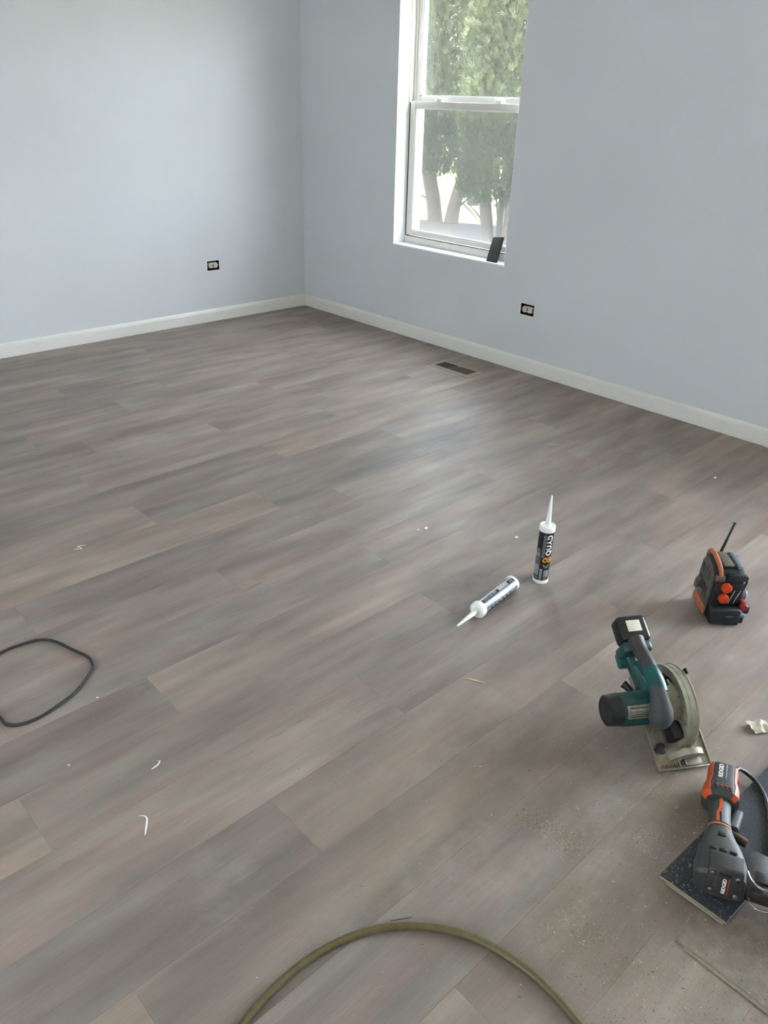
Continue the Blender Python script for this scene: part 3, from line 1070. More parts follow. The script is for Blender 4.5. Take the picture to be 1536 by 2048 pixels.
def circular_saw():
    al = math.radians(30.5)
    u = Vector((0.842, -0.539, 0)).normalized()
    b = Vector((-u.y, u.x, 0))
    v = b * math.cos(al) + Vector((0, 0, 1)) * math.sin(al)
    w = u.cross(v)
    mw = frame_mat((-2.270, -4.312, 0.0035), u, v, w)
    t = thing('circular_saw', 'teal cordless circular saw tipped up on its base plate on the dusty floor', 'circular saw', mw=mw)
    BC = (0.156, -0.002)
    # shoe with a blade slot
    bm = bmesh.new()
    for lo, hi in (((0, 0, 0), (0.074, 0.240, 0.003)), ((0.102, 0, 0), (0.14, 0.240, 0.003)), ((0.074, 0, 0), (0.102, 0.044, 0.003)), ((0.074, 0.228, 0), (0.102, 0.240, 0.003))):
        box(bm, lo, hi)
    finish(bm, 'base_plate', 'steel', t, smooth=0)
    for lo, hi in (((0, 0, 0.003), (0.004, 0.240, 0.008)), ((0.136, 0, 0.003), (0.14, 0.240, 0.008)), ((0.004, 0, 0.003), (0.136, 0.004, 0.0075)), ((0.004, 0.236, 0.003), (0.136, 0.240, 0.008)), ((0.112, 0.036, 0.003), (0.136, 0.039, 0.0065)), ((0.112, 0.075, 0.003), (0.136, 0.078, 0.0065))):
        boxo('plate_rim', lo, hi, 'steel', t, 0.0012)
    for i in range(11):
        boxo('scale_mark', (0.010 + i * 0.005, 0.006, 0.003), (0.012 + i * 0.005, 0.012 + 0.003 * (i % 2), 0.0036), 'black', t)
    # bevel quadrant at the front
    bm = bmesh.new()
    loops = []
    for i in range(25):
        a = math.radians(8 + 172 * i / 24)
        ca, sa = math.cos(a), math.sin(a)
        cx = 0.078
        loops.append([(cx + 0.034 * ca, 0.022, 0.003 + 0.048 * sa), (cx + 0.034 * ca, 0.036, 0.003 + 0.048 * sa), (cx + 0.041 * ca, 0.036, 0.003 + 0.056 * sa), (cx + 0.041 * ca, 0.022, 0.003 + 0.056 * sa)])
    rings(bm, loops)
    finish(bm, 'bevel_arch', 'cast', t)
    bm = bmesh.new()
    poly = [(0.084 + 0.026 * math.cos(math.radians(a)), 0.003 + 0.042 * math.sin(math.radians(a))) for a in range(180, -1, -15)]
    prism(bm, poly, 0.024, 0.031, 'y')
    box(bm, (0.058, 0.006, 0.003), (0.116, 0.030, 0.008), 0.001)
    finish(bm, 'bevel_bracket', 'cast', t)
    bm = bmesh.new()
    lathe(bm, [(0.007, 0.006), (0.007, 0.016), (0.005, 0.018)], 'y', (0.066, 0.002, 0.012), 14)
    finish(bm, 'bevel_bolt', 'black', t)
    bm = bmesh.new()
    lathe(bm, [(0.006, 0.003), (0.006, 0.008), (0.013, 0.009), (0.014, 0.013), (0.010, 0.015)], 'z', (0.020, 0.052, 0), 18)
    box(bm, (0.003, 0.049, 0.009), (0.037, 0.055, 0.014), 0.002)
    finish(bm, 'guide_knob', 'black', t)
    # upper guard: rim band, ridge, right-hand face, left-hand lip
    bm = bmesh.new()
    arc_solid(bm, BC, 0.1000, 0.1040, 8, 186, 0.072, 0.102)
    arc_solid(bm, BC, 0.1035, 0.1058, 8, 186, 0.072, 0.078)
    arc_solid(bm, BC, 0.1035, 0.1058, 8, 186, 0.1005, 0.104)
    arc_solid(bm, BC, 0.1035, 0.1050, 8, 186, 0.085, 0.087)
    finish(bm, 'upper_guard', 'cast', t, smooth=0.5)
    bm = bmesh.new()
    arc_solid(bm, BC, 0.010, 0.1015, 2, 186, 0.099, 0.102)
    finish(bm, 'guard_outer_face', 'cast', t, smooth=0.5)
    bm = bmesh.new()
    arc_solid(bm, BC, 0.030, 0.1015, 84, 180, 0.072, 0.075)
    arc_solid(bm, BC, 0.086, 0.1015, 8, 84, 0.072, 0.075)
    finish(bm, 'guard_inner_face', 'cast', t, smooth=0.5)
    for a in (92, 112, 134, 156):
        ca, sa = math.cos(math.radians(a)), math.sin(math.radians(a))
        bm = bmesh.new()
        tube(bm, [(0.060, BC[0] + 0.036 * ca, BC[1] + 0.042 * sa), (0.070, BC[0] + 0.096 * ca, BC[1] + 0.096 * sa)], [0.0035, 0.0025], n=8, smooth=False)
        finish(bm, 'guard_rib', 'cast', t)
    # lower guard and blade hanging below the plate
    bm = bmesh.new()
    arc_solid(bm, BC, 0.0770, 0.0796, 178, 345, 0.078, 0.097)
    arc_solid(bm, BC, 0.030, 0.0790, 178, 345, 0.0955, 0.097)
    arc_solid(bm, BC, 0.030, 0.0790, 178, 345, 0.078, 0.0795)
    finish(bm, 'lower_guard', 'blade', t, smooth=0.5)
    bm = bmesh.new()
    lp0, lp1 = [], []
    nt = 72
    for i in range(nt):
        a = 2 * math.pi * i / nt
        r = 0.0745 if i % 3 else 0.0715
        lp0.append((0.0870, BC[0] + r * math.cos(a), BC[1] + r * math.sin(a)))
        lp1.append((0.0888, BC[0] + r * math.cos(a), BC[1] + r * math.sin(a)))
    rings(bm, [lp0, lp1])
    finish(bm, 'saw_blade', 'blade', t, smooth=0)
    boxo('guard_lever', (0.104, 0.205, 0.035), (0.112, 0.220, 0.095), 'black', t, 0.003)
    # gear case between guard and motor
    bm = bmesh.new()
    lathe(bm, [(0.036, 0.020), (0.043, 0.026), (0.046, 0.045), (0.052, 0.0725)], 'x', (0, BC[0] - 0.002, 0.034), 30)
    finish(bm, 'gear_case', 'cast', t)
    boxo('blade_chute', (0.042, 0.062, 0.006), (0.0690, 0.108, 0.050), 'black', t, 0.006)
    # motor
    MC = (0.147, 0.052)
    bm = bmesh.new()
    lathe(bm, [(0.0370, -0.082), (0.0395, -0.079), (0.0400, -0.020), (0.0420, -0.004), (0.0425, 0.022), (0.036, 0.026)], 'x', (0, *MC), 36)
    finish(bm, 'motor_housing', 'teal_dark', t)
    bm = bmesh.new()
    lathe(bm, [(0.0250, -0.1120), (0.0330, -0.1125), (0.0372, -0.1100), (0.0400, -0.0860), (0.0405, -0.0800), (0.037, -0.0800)], 'x', (0, *MC), 36)
    finish(bm, 'motor_cap', 'black', t)
    bm = bmesh.new()
    lathe(bm, [(0.004, -0.1128), (0.020, -0.1124), (0.023, -0.1116)], 'x', (0, *MC), 24)
    finish(bm, 'brush_cover', 'black', t)
    for a in range(170, 290, 17):
        ca, sa = math.cos(math.radians(a - 40)), math.sin(math.radians(a - 40))
        bm = bmesh.new()
        tube(bm, [(-0.074, MC[0] + 0.0398 * ca, MC[1] + 0.0398 * sa), (-0.010, MC[0] + 0.0412 * ca, MC[1] + 0.0412 * sa)], 0.0018, n=6, smooth=False)
        finish(bm, 'cooling_rib', 'teal_dark', t)
    # rating plate wrapped on the side that faces forward and up
    bm = bmesh.new()
    loops = []
    for i in range(13):
        a = math.radians(98 + 46 * i / 12)
        ca, sa = math.cos(a), math.sin(a)
        loops.append([(-0.072, MC[0] + 0.0405 * ca, MC[1] + 0.0405 * sa), (-0.014, MC[0] + 0.0412 * ca, MC[1] + 0.0412 * sa), (-0.014, MC[0] + 0.0418 * ca, MC[1] + 0.0418 * sa), (-0.072, MC[0] + 0.0412 * ca, MC[1] + 0.0412 * sa)])
    rings(bm, loops)
    rp = finish(bm, 'rating_plate', 'silver_label', t)
    for (a0, a1) in ((106, 109), (119, 120.5), (124, 125.5), (129, 130.5), (135, 138)):
        bm = bmesh.new()
        loops = []
        for i in range(3):
            a = math.radians(a0 + (a1 - a0) * i / 2)
            ca, sa = math.cos(a), math.sin(a)
            loops.append([(-0.066, MC[0] + 0.0412 * ca, MC[1] + 0.0412 * sa), (-0.020, MC[0] + 0.0416 * ca, MC[1] + 0.0416 * sa), (-0.020, MC[0] + 0.0422 * ca, MC[1] + 0.0422 * sa), (-0.066, MC[0] + 0.0418 * ca, MC[1] + 0.0418 * sa)])
        rings(bm, loops)
        finish(bm, 'plate_print', 'black', rp)
    # front pommel: rubber, pear shaped
    bm = bmesh.new()
    tube(bm, [(0.005, 0.172, 0.114), (0.004, 0.154, 0.115), (0.004, 0.135, 0.108), (0.007, 0.118, 0.093), (0.009, 0.107, 0.073), (0.009, 0.104, 0.058)], [0.0195, 0.0205, 0.0235, 0.0285, 0.0275, 0.012], n=22, sub=5, up=Vector((1, 0, 0)))
    finish(bm, 'front_grip', 'rubber', t)
    # main handle, teal shell then dark grip, running back to the battery
    bm = bmesh.new()
    tube(bm, [(0.008, 0.160, 0.113), (0.008, 0.182, 0.114), (0.008, 0.206, 0.111), (0.008, 0.222, 0.107)], [0.0215, 0.0215, 0.0205, 0.019], n=22, sub=5, up=Vector((1, 0, 0)))
    finish(bm, 'handle_shell', 'teal', t)
    bm = bmesh.new()
    tube(bm, [(0.008, 0.216, 0.109), (0.008, 0.245, 0.102), (0.007, 0.275, 0.092), (0.006, 0.305, 0.082)], [0.0188, 0.0182, 0.0185, 0.024], n=22, sub=5, up=Vector((1, 0, 0)))
    finish(bm, 'handle_grip', 'grip_rubber', t)
    bm = bmesh.new()
    tube(bm, [(-0.0075, 0.212, 0.098), (-0.009, 0.245, 0.090), (-0.010, 0.240, 0.078)], [0.0055, 0.006, 0.006], n=10, sub=5)
    finish(bm, 'grip_inlay', 'teal', t)
    # rear strut of the D handle
    bm = bmesh.new()
    loops = []
    for (p, a, b_) in (((0.0, 0.172, 0.060), 0.013, 0.018), ((0.0, 0.215, 0.046), 0.011, 0.014), ((0.0, 0.262, 0.038), 0.011, 0.013), ((0.0, 0.300, 0.036), 0.016, 0.020)):
        loops.append([(p[0] + a * cx_, p[1], p[2] + b_ * cz_) for cx_, cz_ in ((-1, -.6), (-.6, -1), (.6, -1), (1, -.6), (1, .6), (.6, 1), (-.6, 1), (-1, .6))])
    rings(bm, loops)
    finish(bm, 'rear_strut', 'teal_dark', t)
    boxo('trigger', (0.001, 0.212, 0.082), (0.013, 0.236, 0.098), 'black', t, 0.003)
    boxo('lock_off_button', (0.030, 0.176, 0.108), (0.040, 0.190, 0.118), 'black', t, 0.003)
    # battery mount and battery
    bm = bmesh.new()
    box(bm, (-0.030, 0.276, 0.026), (0.046, 0.305, 0.090), 0.009, 3)
    finish(bm, 'battery_mount', 'teal_dark', t)
    boxo('mount_foot', (-0.026, 0.258, 0.008), (0.006, 0.298, 0.034), 'teal', t, 0.006)
    bt = boxo('battery', (-0.030, 0.303, 0.046), (0.048, 0.371, 0.096), 'black_gloss', t, 0.010, 3)
    boxo('battery_sticker', (-0.010, 0.326, 0.0955), (0.027, 0.356, 0.0966), 'sticker', bt, 0.0005)
    boxo('battery_rib', (-0.0310, 0.314, 0.056), (-0.0295, 0.360, 0.086), 'black', bt, 0.0006)
    boxo('release_button', (-0.004, 0.369, 0.050), (0.022, 0.3735, 0.072), 'black', bt, 0.001)
    # depth lever knob behind the motor
    bm = bmesh.new()
    tube(bm, [(-0.022, 0.186, 0.040), (-0.030, 0.205, 0.036), (-0.036, 0.214, 0.034)], [0.006, 0.009, 0.011], n=12, sub=4)
    finish(bm, 'depth_lever', 'black', t)
    # thin wire rip-fence bracing on the shoe
    for a_, b_ in (((0.030, 0.110, 0.012), (0.036, 0.052, 0.004)), ((0.044, 0.112, 0.020), (0.060, 0.060, 0.004)), ((0.022, 0.108, 0.014), (0.008, 0.088, 0.004))):
        bm = bmesh.new()
        tube(bm, [a_, b_], 0.0011, n=6, smooth=False)
        finish(bm, 'brace_wire', 'steel', t)
    return t
circular_saw()

# ------------------------------------------------------------------ jobsite radio
M['olive'] = mat('dusty_grey_green_plastic', (88, 86, 74), 0.62, var=0.25, scale=70, dust=0.55)
M['charcoal'] = mat('charcoal_plastic', (30, 33, 37), 0.45, var=0.15, dust=0.14)
M['navy'] = mat('blue_black_plastic', (26, 31, 38), 0.42, var=0.15, dust=0.10)
M['orange'] = mat('orange_tool_plastic', (190, 72, 28), 0.45, var=0.15, dust=0.28)
M['orange_dusty'] = mat('dusty_orange_plastic', (172, 98, 60), 0.58, var=0.18, scale=60, dust=0.55)
M['knob_orange'] = mat('red_orange_knob', (214, 66, 26), 0.35, var=0.1)
M['slate'] = mat('blue_grey_plastic', (108, 118, 128), 0.45, var=0.12, dust=0.2)
M['red'] = mat('red_badge', (150, 40, 40), 0.4, var=0.15, dust=0.2)


def radio():
    u = Vector((1, -1, 0)).normalized()
    v = Vector((1, 1, 0)).normalized()
    t = thing('jobsite_radio', 'dusty grey and orange jobsite radio with two orange knobs and a short antenna', 'radio', mw=frame_mat((-1.596, -4.10, 0.001), u, v, (0, 0, 1)))
    # battery pack at the foot
    bm = bmesh.new()
    box(bm, (0.000, 0.000, 0.000), (0.090, 0.052, 0.056), 0.007, 3)
    b = finish(bm, 'battery_pack', 'navy', t)
    for i in range(3):
        boxo('pack_rib', (0.040, -0.0012, 0.008 + i * 0.006), (0.086, 0.0010, 0.0105 + i * 0.006), 'charcoal', b, 0.0004)
    for i in range(4):
        boxo('pack_mark', (0.046 + i * 0.006, -0.0006, 0.032), (0.049 + i * 0.006, 0.0010, 0.0345), 'print_pale', b)
    boxo('pack_latch', (0.086, 0.006, 0.004), (0.104, 0.044, 0.030), 'charcoal', t, 0.005)
    boxo('latch_cover', (0.080, 0.002, 0.028), (0.104, 0.050, 0.040), 'slate', t, 0.005)
    # main body from its side outline (v, w), tapered towards the top
    prof = [(0.030, 0.045), (0.030, 0.120), (0.036, 0.160), (0.052, 0.176), (0.120, 0.186), (0.140, 0.176), (0.150, 0.120), (0.152, 0.060), (0.146, 0.0), (0.052, 0.0), (0.046, 0.045)]
    bm = bmesh.new()
    prism(bm, prof, 0.000, 0.088, 'x', 0.006)
    finish(bm, 'body_shell', 'charcoal', t)
    # left cheek: grey-green moulding with recesses
    prof2 = [(0.048, 0.018), (0.040, 0.090), (0.046, 0.150), (0.060, 0.172), (0.112, 0.180), (0.134, 0.166), (0.142, 0.110), (0.146, 0.020)]
    bm = bmesh.new()
    prism(bm, prof2, -0.008, 0.001, 'x', 0.004)
    ck = finish(bm, 'side_cheek', 'olive', t)
    bm = bmesh.new()
    prism(bm, [(0.075, 0.115), (0.070, 0.152), (0.082, 0.164), (0.102, 0.164), (0.108, 0.120)], -0.012, -0.006, 'x', 0.003)
    finish(bm, 'speaker_pod', 'olive', ck)
    bm = bmesh.new()
    prism(bm, [(0.080, 0.122), (0.077, 0.148), (0.084, 0.157), (0.097, 0.157), (0.101, 0.126)], -0.0135, -0.0115, 'x')
    finish(bm, 'pod_grille', 'grip_rubber', ck)
    bm = bmesh.new()
    tube(bm, [(-0.010, 0.132, 0.060), (-0.013, 0.118, 0.092), (-0.010, 0.108, 0.112)], [0.009, 0.011, 0.008], n=12)
    finish(bm, 'cheek_rib', 'olive', ck)
    boxo('cheek_badge', (-0.0095, 0.112, 0.066), (-0.0072, 0.136, 0.092), 'grip_rubber', ck, 0.0006)
    for (a0, b0, a1, b1) in ((0.058, 0.060, 0.070, 0.100), (0.076, 0.056, 0.100, 0.064), (0.112, 0.128, 0.130, 0.156), (0.062, 0.118, 0.068, 0.156)):
        boxo('cheek_recess', (-0.0090, a0, b0), (-0.0075, a1, b1), 'black', ck, 0.0006)
    for i in range(4):
        boxo('cheek_bar', (-0.0105, 0.074 + i * 0.0085, 0.072), (-0.0075, 0.078 + i * 0.0085, 0.104), 'grip_rubber', ck, 0.0008)
    # orange lower rail and top handle bar
    bm = bmesh.new()
    prism(bm, [(0.040, 0.012), (0.040, 0.040), (0.130, 0.048), (0.140, 0.034), (0.136, 0.010)], -0.013, -0.006, 'x', 0.003)
    finish(bm, 'side_rail', 'orange_dusty', t)
    bm = bmesh.new()
    tube(bm, [(0.014, 0.034, 0.158), (0.012, 0.044, 0.176), (0.012, 0.080, 0.189), (0.012, 0.125, 0.193), (0.010, 0.143, 0.180), (0.010, 0.147, 0.160)], [0.006, 0.007, 0.0075, 0.0075, 0.007, 0.006], n=12, sub=5)
    finish(bm, 'carry_bar', 'orange_dusty', t)
    boxo('top_panel', (0.024, 0.050, 0.180), (0.056, 0.134, 0.188), 'olive', t, 0.003)
    boxo('top_edge', (0.064, 0.044, 0.174), (0.084, 0.138, 0.187), 'slate', t, 0.006)
    for i in range(6):
        boxo('top_slot', (0.057, 0.056 + i * 0.013, 0.1845), (0.0625, 0.064 + i * 0.013, 0.1872), 'black', t)
    # front bezel
    boxo('front_lip', (0.030, 0.026, 0.142), (0.092, 0.044, 0.166), 'navy', t, 0.006)
    boxo('badge_panel', (-0.002, 0.027, 0.140), (0.028, 0.040, 0.160), 'olive', t, 0.004)
    boxo('red_badge', (0.004, 0.0255, 0.1445), (0.011, 0.0285, 0.157), 'red', t, 0.001)
    for i in range(4):
        boxo('front_louvre', (0.000, 0.0275, 0.098 + i * 0.0095), (0.020, 0.0315, 0.1015 + i * 0.0095), 'grip_rubber', t, 0.0008, mtx=Matrix.Translation((0.01, 0.03, 0.11)) @ Matrix.Rotation(0.25, 4, 'Y') @ Matrix.Translation((-0.01, -0.03, -0.11)))
    for (x_, z_) in ((0.036, 0.121), (0.034, 0.083)):
        bm = bmesh.new()
        lathe(bm, [(0.0155, 0.031), (0.0155, 0.020), (0.0135, 0.0165), (0.008, 0.0155), (0.0075, 0.0172), (0.0001, 0.0172)], 'y', (x_, 0, z_), 24)
        finish(bm, 'knob', 'knob_orange', t)
    # display face, blue black, with worn lettering strokes
    boxo('display_face', (0.050, 0.0265, 0.060), (0.090, 0.0315, 0.136), 'navy', t, 0.002)
    for i, (x0, z0, x1, z1) in enumerate(((0.052, 0.064, 0.064, 0.112), (0.068, 0.066, 0.078, 0.104), (0.072, 0.080, 0.082, 0.112))):
        bm = bmesh.new()
        tube(bm, [(x0, 0.0263, z0), (x1, 0.0263, z1)], 0.0010, n=6, smooth=False)
        finish(bm, 'face_stroke', 'print_pale', t)
    # pods on the right flank
    bm = bmesh.new()
    lathe(bm, [(0.001, 0.083), (0.014, 0.085), (0.0175, 0.092), (0.0175, 0.104), (0.012, 0.110), (0.001, 0.111)], 'x', (0, 0.046, 0.088), 20)
    finish(bm, 'side_pod', 'slate', t)
    bm = bmesh.new()
    lathe(bm, [(0.0055, 0.030), (0.0055, 0.027), (0.003, 0.0255)], 'y', (0.097, 0, 0.088), 14)
    finish(bm, 'pod_badge', 'red', t)
    bm = bmesh.new()
    lathe(bm, [(0.013, 0.040), (0.013, 0.018), (0.010, 0.0145), (0.001, 0.0145)], 'y', (0.101, 0, 0.057), 20)
    finish(bm, 'side_knob', 'red', t)
    boxo('side_bracket', (0.088, 0.020, 0.030), (0.122, 0.056, 0.060), 'charcoal', t, 0.006)
    bm = bmesh.new()
    tube(bm, [(0.091, 0.036, 0.160), (0.097, 0.036, 0.150), (0.096, 0.036, 0.128), (0.092, 0.036, 0.110)], 0.0032, n=8)
    finish(bm, 'bail_wire', 'black', t)
    # antenna
    bm = bmesh.new()
    lathe(bm, [(0.0048, 0.0), (0.0044, 0.046), (0.0036, 0.047), (0.0036, 0.098), (0.0046, 0.099), (0.0046, 0.104)], 'z', n=14,
          mtx=frame_mat((0.044, 0.140, 0.182), *(lambda d: (d.cross(Vector((0, 1, 0))).normalized(), d.cross(d.cross(Vector((0, 1, 0)))).normalized(), d))(Vector((0.24, 0.10, 1.0)).normalized())))
    finish(bm, 'antenna', 'black', t)
    return t
radio()

# ------------------------------------------------------------------ plank offcuts
def offcut(label, corner, ang, L, W, z, tilt, mtop, th=0.0078):
    mw = Matrix.Translation((*corner, z)) @ Matrix.Rotation(ang, 4, 'Z') @ Matrix.Rotation(tilt, 4, 'X')
    t = thing('plank_offcut', label, 'plank offcut', mw=mw, group='vinyl plank offcuts')
    bm = bmesh.new()
    box(bm, (0, -W, 0.0008), (L, 0, th * 0.7), 0.0003, 1)
    finish(bm, 'core', 'plank_core', t, smooth=0)
    bm = bmesh.new()
    box(bm, (0.001, -W, th * 0.7), (L, 0, th), 0.0003, 1)
    finish(bm, 'face_layer', mtop, t, smooth=0)
    bm = bmesh.new()
    box(bm, (-0.006, -W + 0.003, 0.0012), (0.0, -0.018, th * 0.45), 0.0004, 1)
    finish(bm, 'tongue', 'plank_core', t, smooth=0)
    return t
offcut('narrow plank offcut lying face up, partly under the dark one', (-2.630, -4.556), 0.0, 0.36, 0.19, 0.0003, 0.0, 'offcut_top', 0.0050)
offcut('dark slate-backed plank offcut lying face down under the nail gun', (-2.527, -4.463), -0.045, 0.56, 0.145, 0.0003, -0.0640, 'plank_back', 0.0078)

# ------------------------------------------------------------------ nail gun
M['tool_grey'] = mat('dusty_dark_grey_housing', (54, 56, 54), 0.55, var=0.15, dust=0.25)
M['tool_dark'] = mat('worn_charcoal_cap', (44, 41, 38), 0.5, var=0.18, dust=0.22)
M['tool_mid'] = mat('mid_grey_grip', (80, 87, 89), 0.6, var=0.12, dust=0.25)
M['copper'] = mat('worn_trigger', (82, 64, 50), 0.5, 0.2, var=0.35, dust=0.3)


def nail_gun():
    # rests on the dark offcut, whose top leans by the same small angle
    up = (Matrix.Rotation(-0.045, 3, 'Z') @ Matrix.Rotation(-0.0640, 3, 'X')) @ Vector((0, 0, 1))
    s = Vector((0.92, 0.38, 0))
    s = (s - up * s.dot(up)).normalized()
    y = up.cross(s)
    z0 = 0.0150
    t = thing('nail_gun', 'grey and orange nail gun lying on its side on the dark offcut', 'nail gun', mw=frame_mat((-2.466, -4.552, z0), s, y, up))
    # head: rounded block, shoulders, neck
    hs = [(-0.034, -0.004, 0.030, 0.044, 0.027, 4), (-0.028, -0.004, 0.033, 0.049, 0.031, 4), (0.010, -0.003, 0.037, 0.050, 0.036, 3.4), (0.046, 0.000, 0.038, 0.043, 0.035, 2.8), (0.078, 0.003, 0.039, 0.031, 0.031, 2.4), (0.104, 0.006, 0.040, 0.025, 0.027, 2.2)]
    bm = bmesh.new()
    loft(bm, hs)
    finish(bm, 'head_housing', 'tool_grey', t)
    bm = bmesh.new()
    prism(bm, [(-0.030, 0.010), (-0.048, 0.022), (-0.034, 0.0755), (-0.028, 0.0790), (0.006, 0.0790), (0.014, 0.0755), (0.014, 0.010)], -0.044, 0.021, 'y', 0.0035)
    cap = finish(bm, 'head_cap', 'tool_dark', t)
    fu = (Vector((-0.034, 0, 0.0755)) - Vector((-0.048, 0, 0.022))).normalized()      # up the sloped end face
    fn = Vector((-fu.z, 0, fu.x))                                                     # out of it
    f0 = Vector((-0.048, -0.0115, 0.022))

    def on_face(a, b, c):
        return f0 + fu * a + Vector((0, 1, 0)) * b + fn * c
    for (a, b) in ((0.046, 0.023), (0.046, -0.023), (0.009, 0.023), (0.009, -0.023)):
        bm = bmesh.new()
        lathe(bm, [(0.0056, -0.002), (0.0056, 0.0022), (0.0040, 0.0036), (0.001, 0.0040)], 'z', (0, 0, 0), 14, mtx=frame_mat(on_face(a, b, 0), fu, Vector((0, 1, 0)), fn))
        finish(bm, 'cap_bolt', 'blade', cap)
    texto('cap_lettering', 'RIDGID', 0.0098, 'print_white', cap, lambda c: on_face(0.0235 + c.x, 0.000 + c.y, 0.0006 + c.z), extrude=0.0004, offset=0.0002, space=1.0)
    bm = bmesh.new()
    box(bm, (0.004, -0.0085, -0.0005), (0.041, -0.0065, 0.0008), 0.0002, 1, mtx=frame_mat(on_face(0, 0, 0), fu, Vector((0, 1, 0)), fn))
    finish(bm, 'red_underline', 'red', cap)
    bm = bmesh.new()
    box(bm, (0.0440, -0.010, -0.0005), (0.0505, 0.012, 0.0010), 0.0004, 1, mtx=frame_mat(on_face(0, 0, 0), fu, Vector((0, 1, 0)), fn))
    finish(bm, 'cap_recess', 'black', cap)
    for q in (0.018, -0.002, -0.022):
        boxo('cap_vent', (0.020, q - 0.007, 0.0715), (0.026, q + 0.007, 0.0750), 'black', t, 0.001)
    boxo('neck_window', (0.062, -0.006, 0.0670), (0.072, 0.010, 0.0735), 'black', t, 0.001)
    bm = bmesh.new()
    loft_shell(bm, [(0.098, 0.006, 0.040, 0.0262, 0.0282, 2.2), (0.103, 0.006, 0.040, 0.0252, 0.0272, 2.2)], 20, 160, off=0.0012, thick=0.003)
    finish(bm, 'neck_trim', 'orange_dusty', t)
    # grip
    gs = [(0.098, 0.006, 0.040, 0.024, 0.026, 2.2), (0.125, 0.008, 0.041, 0.0215, 0.023, 2.2), (0.165, 0.010, 0.041, 0.0215, 0.023, 2.2), (0.196, 0.010, 0.041, 0.024, 0.0245, 2.3)]
    bm = bmesh.new()
    loft(bm, gs)
    finish(bm, 'grip', 'tool_grey', t)
    bm = bmesh.new()
    loft_shell(bm, gs[1:], 300, 420 - 0, off=0.0012, thick=0.003)
    bm2 = bmesh.new()
    loft_shell(bm2, [(0.108, 0.006, 0.041, 0.0232, 0.0248, 2.2), (0.138, 0.008, 0.041, 0.0215, 0.023, 2.2)], 70 + 0, 84, off=0.0018, thick=0.003)
    loft_shell(bm2, [(0.138, 0.008, 0.041, 0.0215, 0.023, 2.2), (0.148, 0.009, 0.041, 0.0215, 0.023, 2.2)], 78, 92, off=0.0018, thick=0.003)
    loft_shell(bm2, [(0.148, 0.009, 0.041, 0.0215, 0.023, 2.2), (0.178, 0.010, 0.041, 0.0222, 0.0235, 2.2)], 84, 98, off=0.0018, thick=0.003)
    bm.free()
    finish(bm2, 'grip_stripe', 'orange', t)
    bm = bmesh.new()
    loft_shell(bm, [(0.108, 0.006, 0.041, 0.0232, 0.0248, 2.2), (0.140, 0.008, 0.041, 0.0215, 0.023, 2.2), (0.185, 0.010, 0.041, 0.0228, 0.0238, 2.2)], 180 + 15, 180 - 88 , off=0.0012, thick=0.003)
    finish(bm, 'rubber_panel', 'tool_mid', t)
    # end housing, flared
    es = [(0.180, 0.010, 0.041, 0.030, 0.030, 2.6), (0.190, 0.010, 0.041, 0.0385, 0.0375, 2.8), (0.212, 0.010, 0.041, 0.0385, 0.0390, 3.2), (0.232, 0.010, 0.041, 0.0325, 0.0375, 3.6), (0.276, 0.010, 0.041, 0.0315, 0.0370, 3.8), (0.286, 0.010, 0.041, 0.0290, 0.0330, 3.8)]
    bm = bmesh.new()
    loft(bm, es, n=36)
    en = finish(bm, 'end_housing', 'tool_grey', t)
    bm = bmesh.new()
    loft_shell(bm, es, 8, 58, off=0.0012, thick=0.003)
    finish(bm, 'side_panel', 'orange', en)
    bm = bmesh.new()
    loft_shell(bm, es[:-1], 122, 150, off=0.0012, thick=0.003)
    loft_shell(bm, es[3:], 122, 178, off=0.0014, thick=0.003)
    finish(bm, 'side_panel', 'orange', en)
    texto('end_lettering', 'RIDGID', 0.0135, 'print_white', en, lambda c: (0.253 + c.x, 0.016 + c.y, 0.0785 + c.z), extrude=0.0004, offset=0.00025, shear=0.0, space=1.0)
    boxo('lettering_bar', (0.230, 0.0040, 0.0775), (0.277, 0.0060, 0.0789), 'print_pale', en, 0.0002)
    for q, w_ in ((0.022, 0.0065), (0.013, 0.006), (0.003, 0.006), (-0.006, 0.0065)):
        boxo('cooling_slot', (0.194, q - w_ / 2, 0.0755), (0.203, q + w_ / 2, 0.0800), 'black', en, 0.0006)
        boxo('slot_lip', (0.2035, q - w_ / 2, 0.0770), (0.2060, q + w_ / 2, 0.0803), 'orange', en, 0.0004)
    boxo('warning_mark', (0.236, -0.0235, 0.0640), (0.250, -0.0200, 0.0700), 'red', en, 0.0004)
    # trigger, nose, latch wires, magazine
    bm = bmesh.new()
    tube(bm, [(0.112, -0.018, 0.036), (0.102, -0.036, 0.036), (0.096, -0.050, 0.036)], [0.009, 0.010, 0.009], n=12)
    finish(bm, 'trigger', 'copper', t)
    bm = bmesh.new()
    loft(bm, [(0.120, -0.020, 0.036, 0.012, 0.016, 3), (0.150, -0.026, 0.036, 0.010, 0.015, 3), (0.176, -0.030, 0.034, 0.010, 0.014, 3)])
    finish(bm, 'trigger_guard', 'tool_mid', t)
    bm = bmesh.new()
    prism(bm, [(-0.024, -0.048), (0.040, -0.044), (0.068, -0.060), (0.060, -0.098), (0.020, -0.104), (-0.016, -0.078)], 0.008, 0.056, 'z', 0.006)
    finish(bm, 'nose_housing', 'tool_grey', t)
    boxo('nose_recess', (-0.016, -0.092, 0.050), (0.012, -0.066, 0.0580), 'black', t, 0.002)
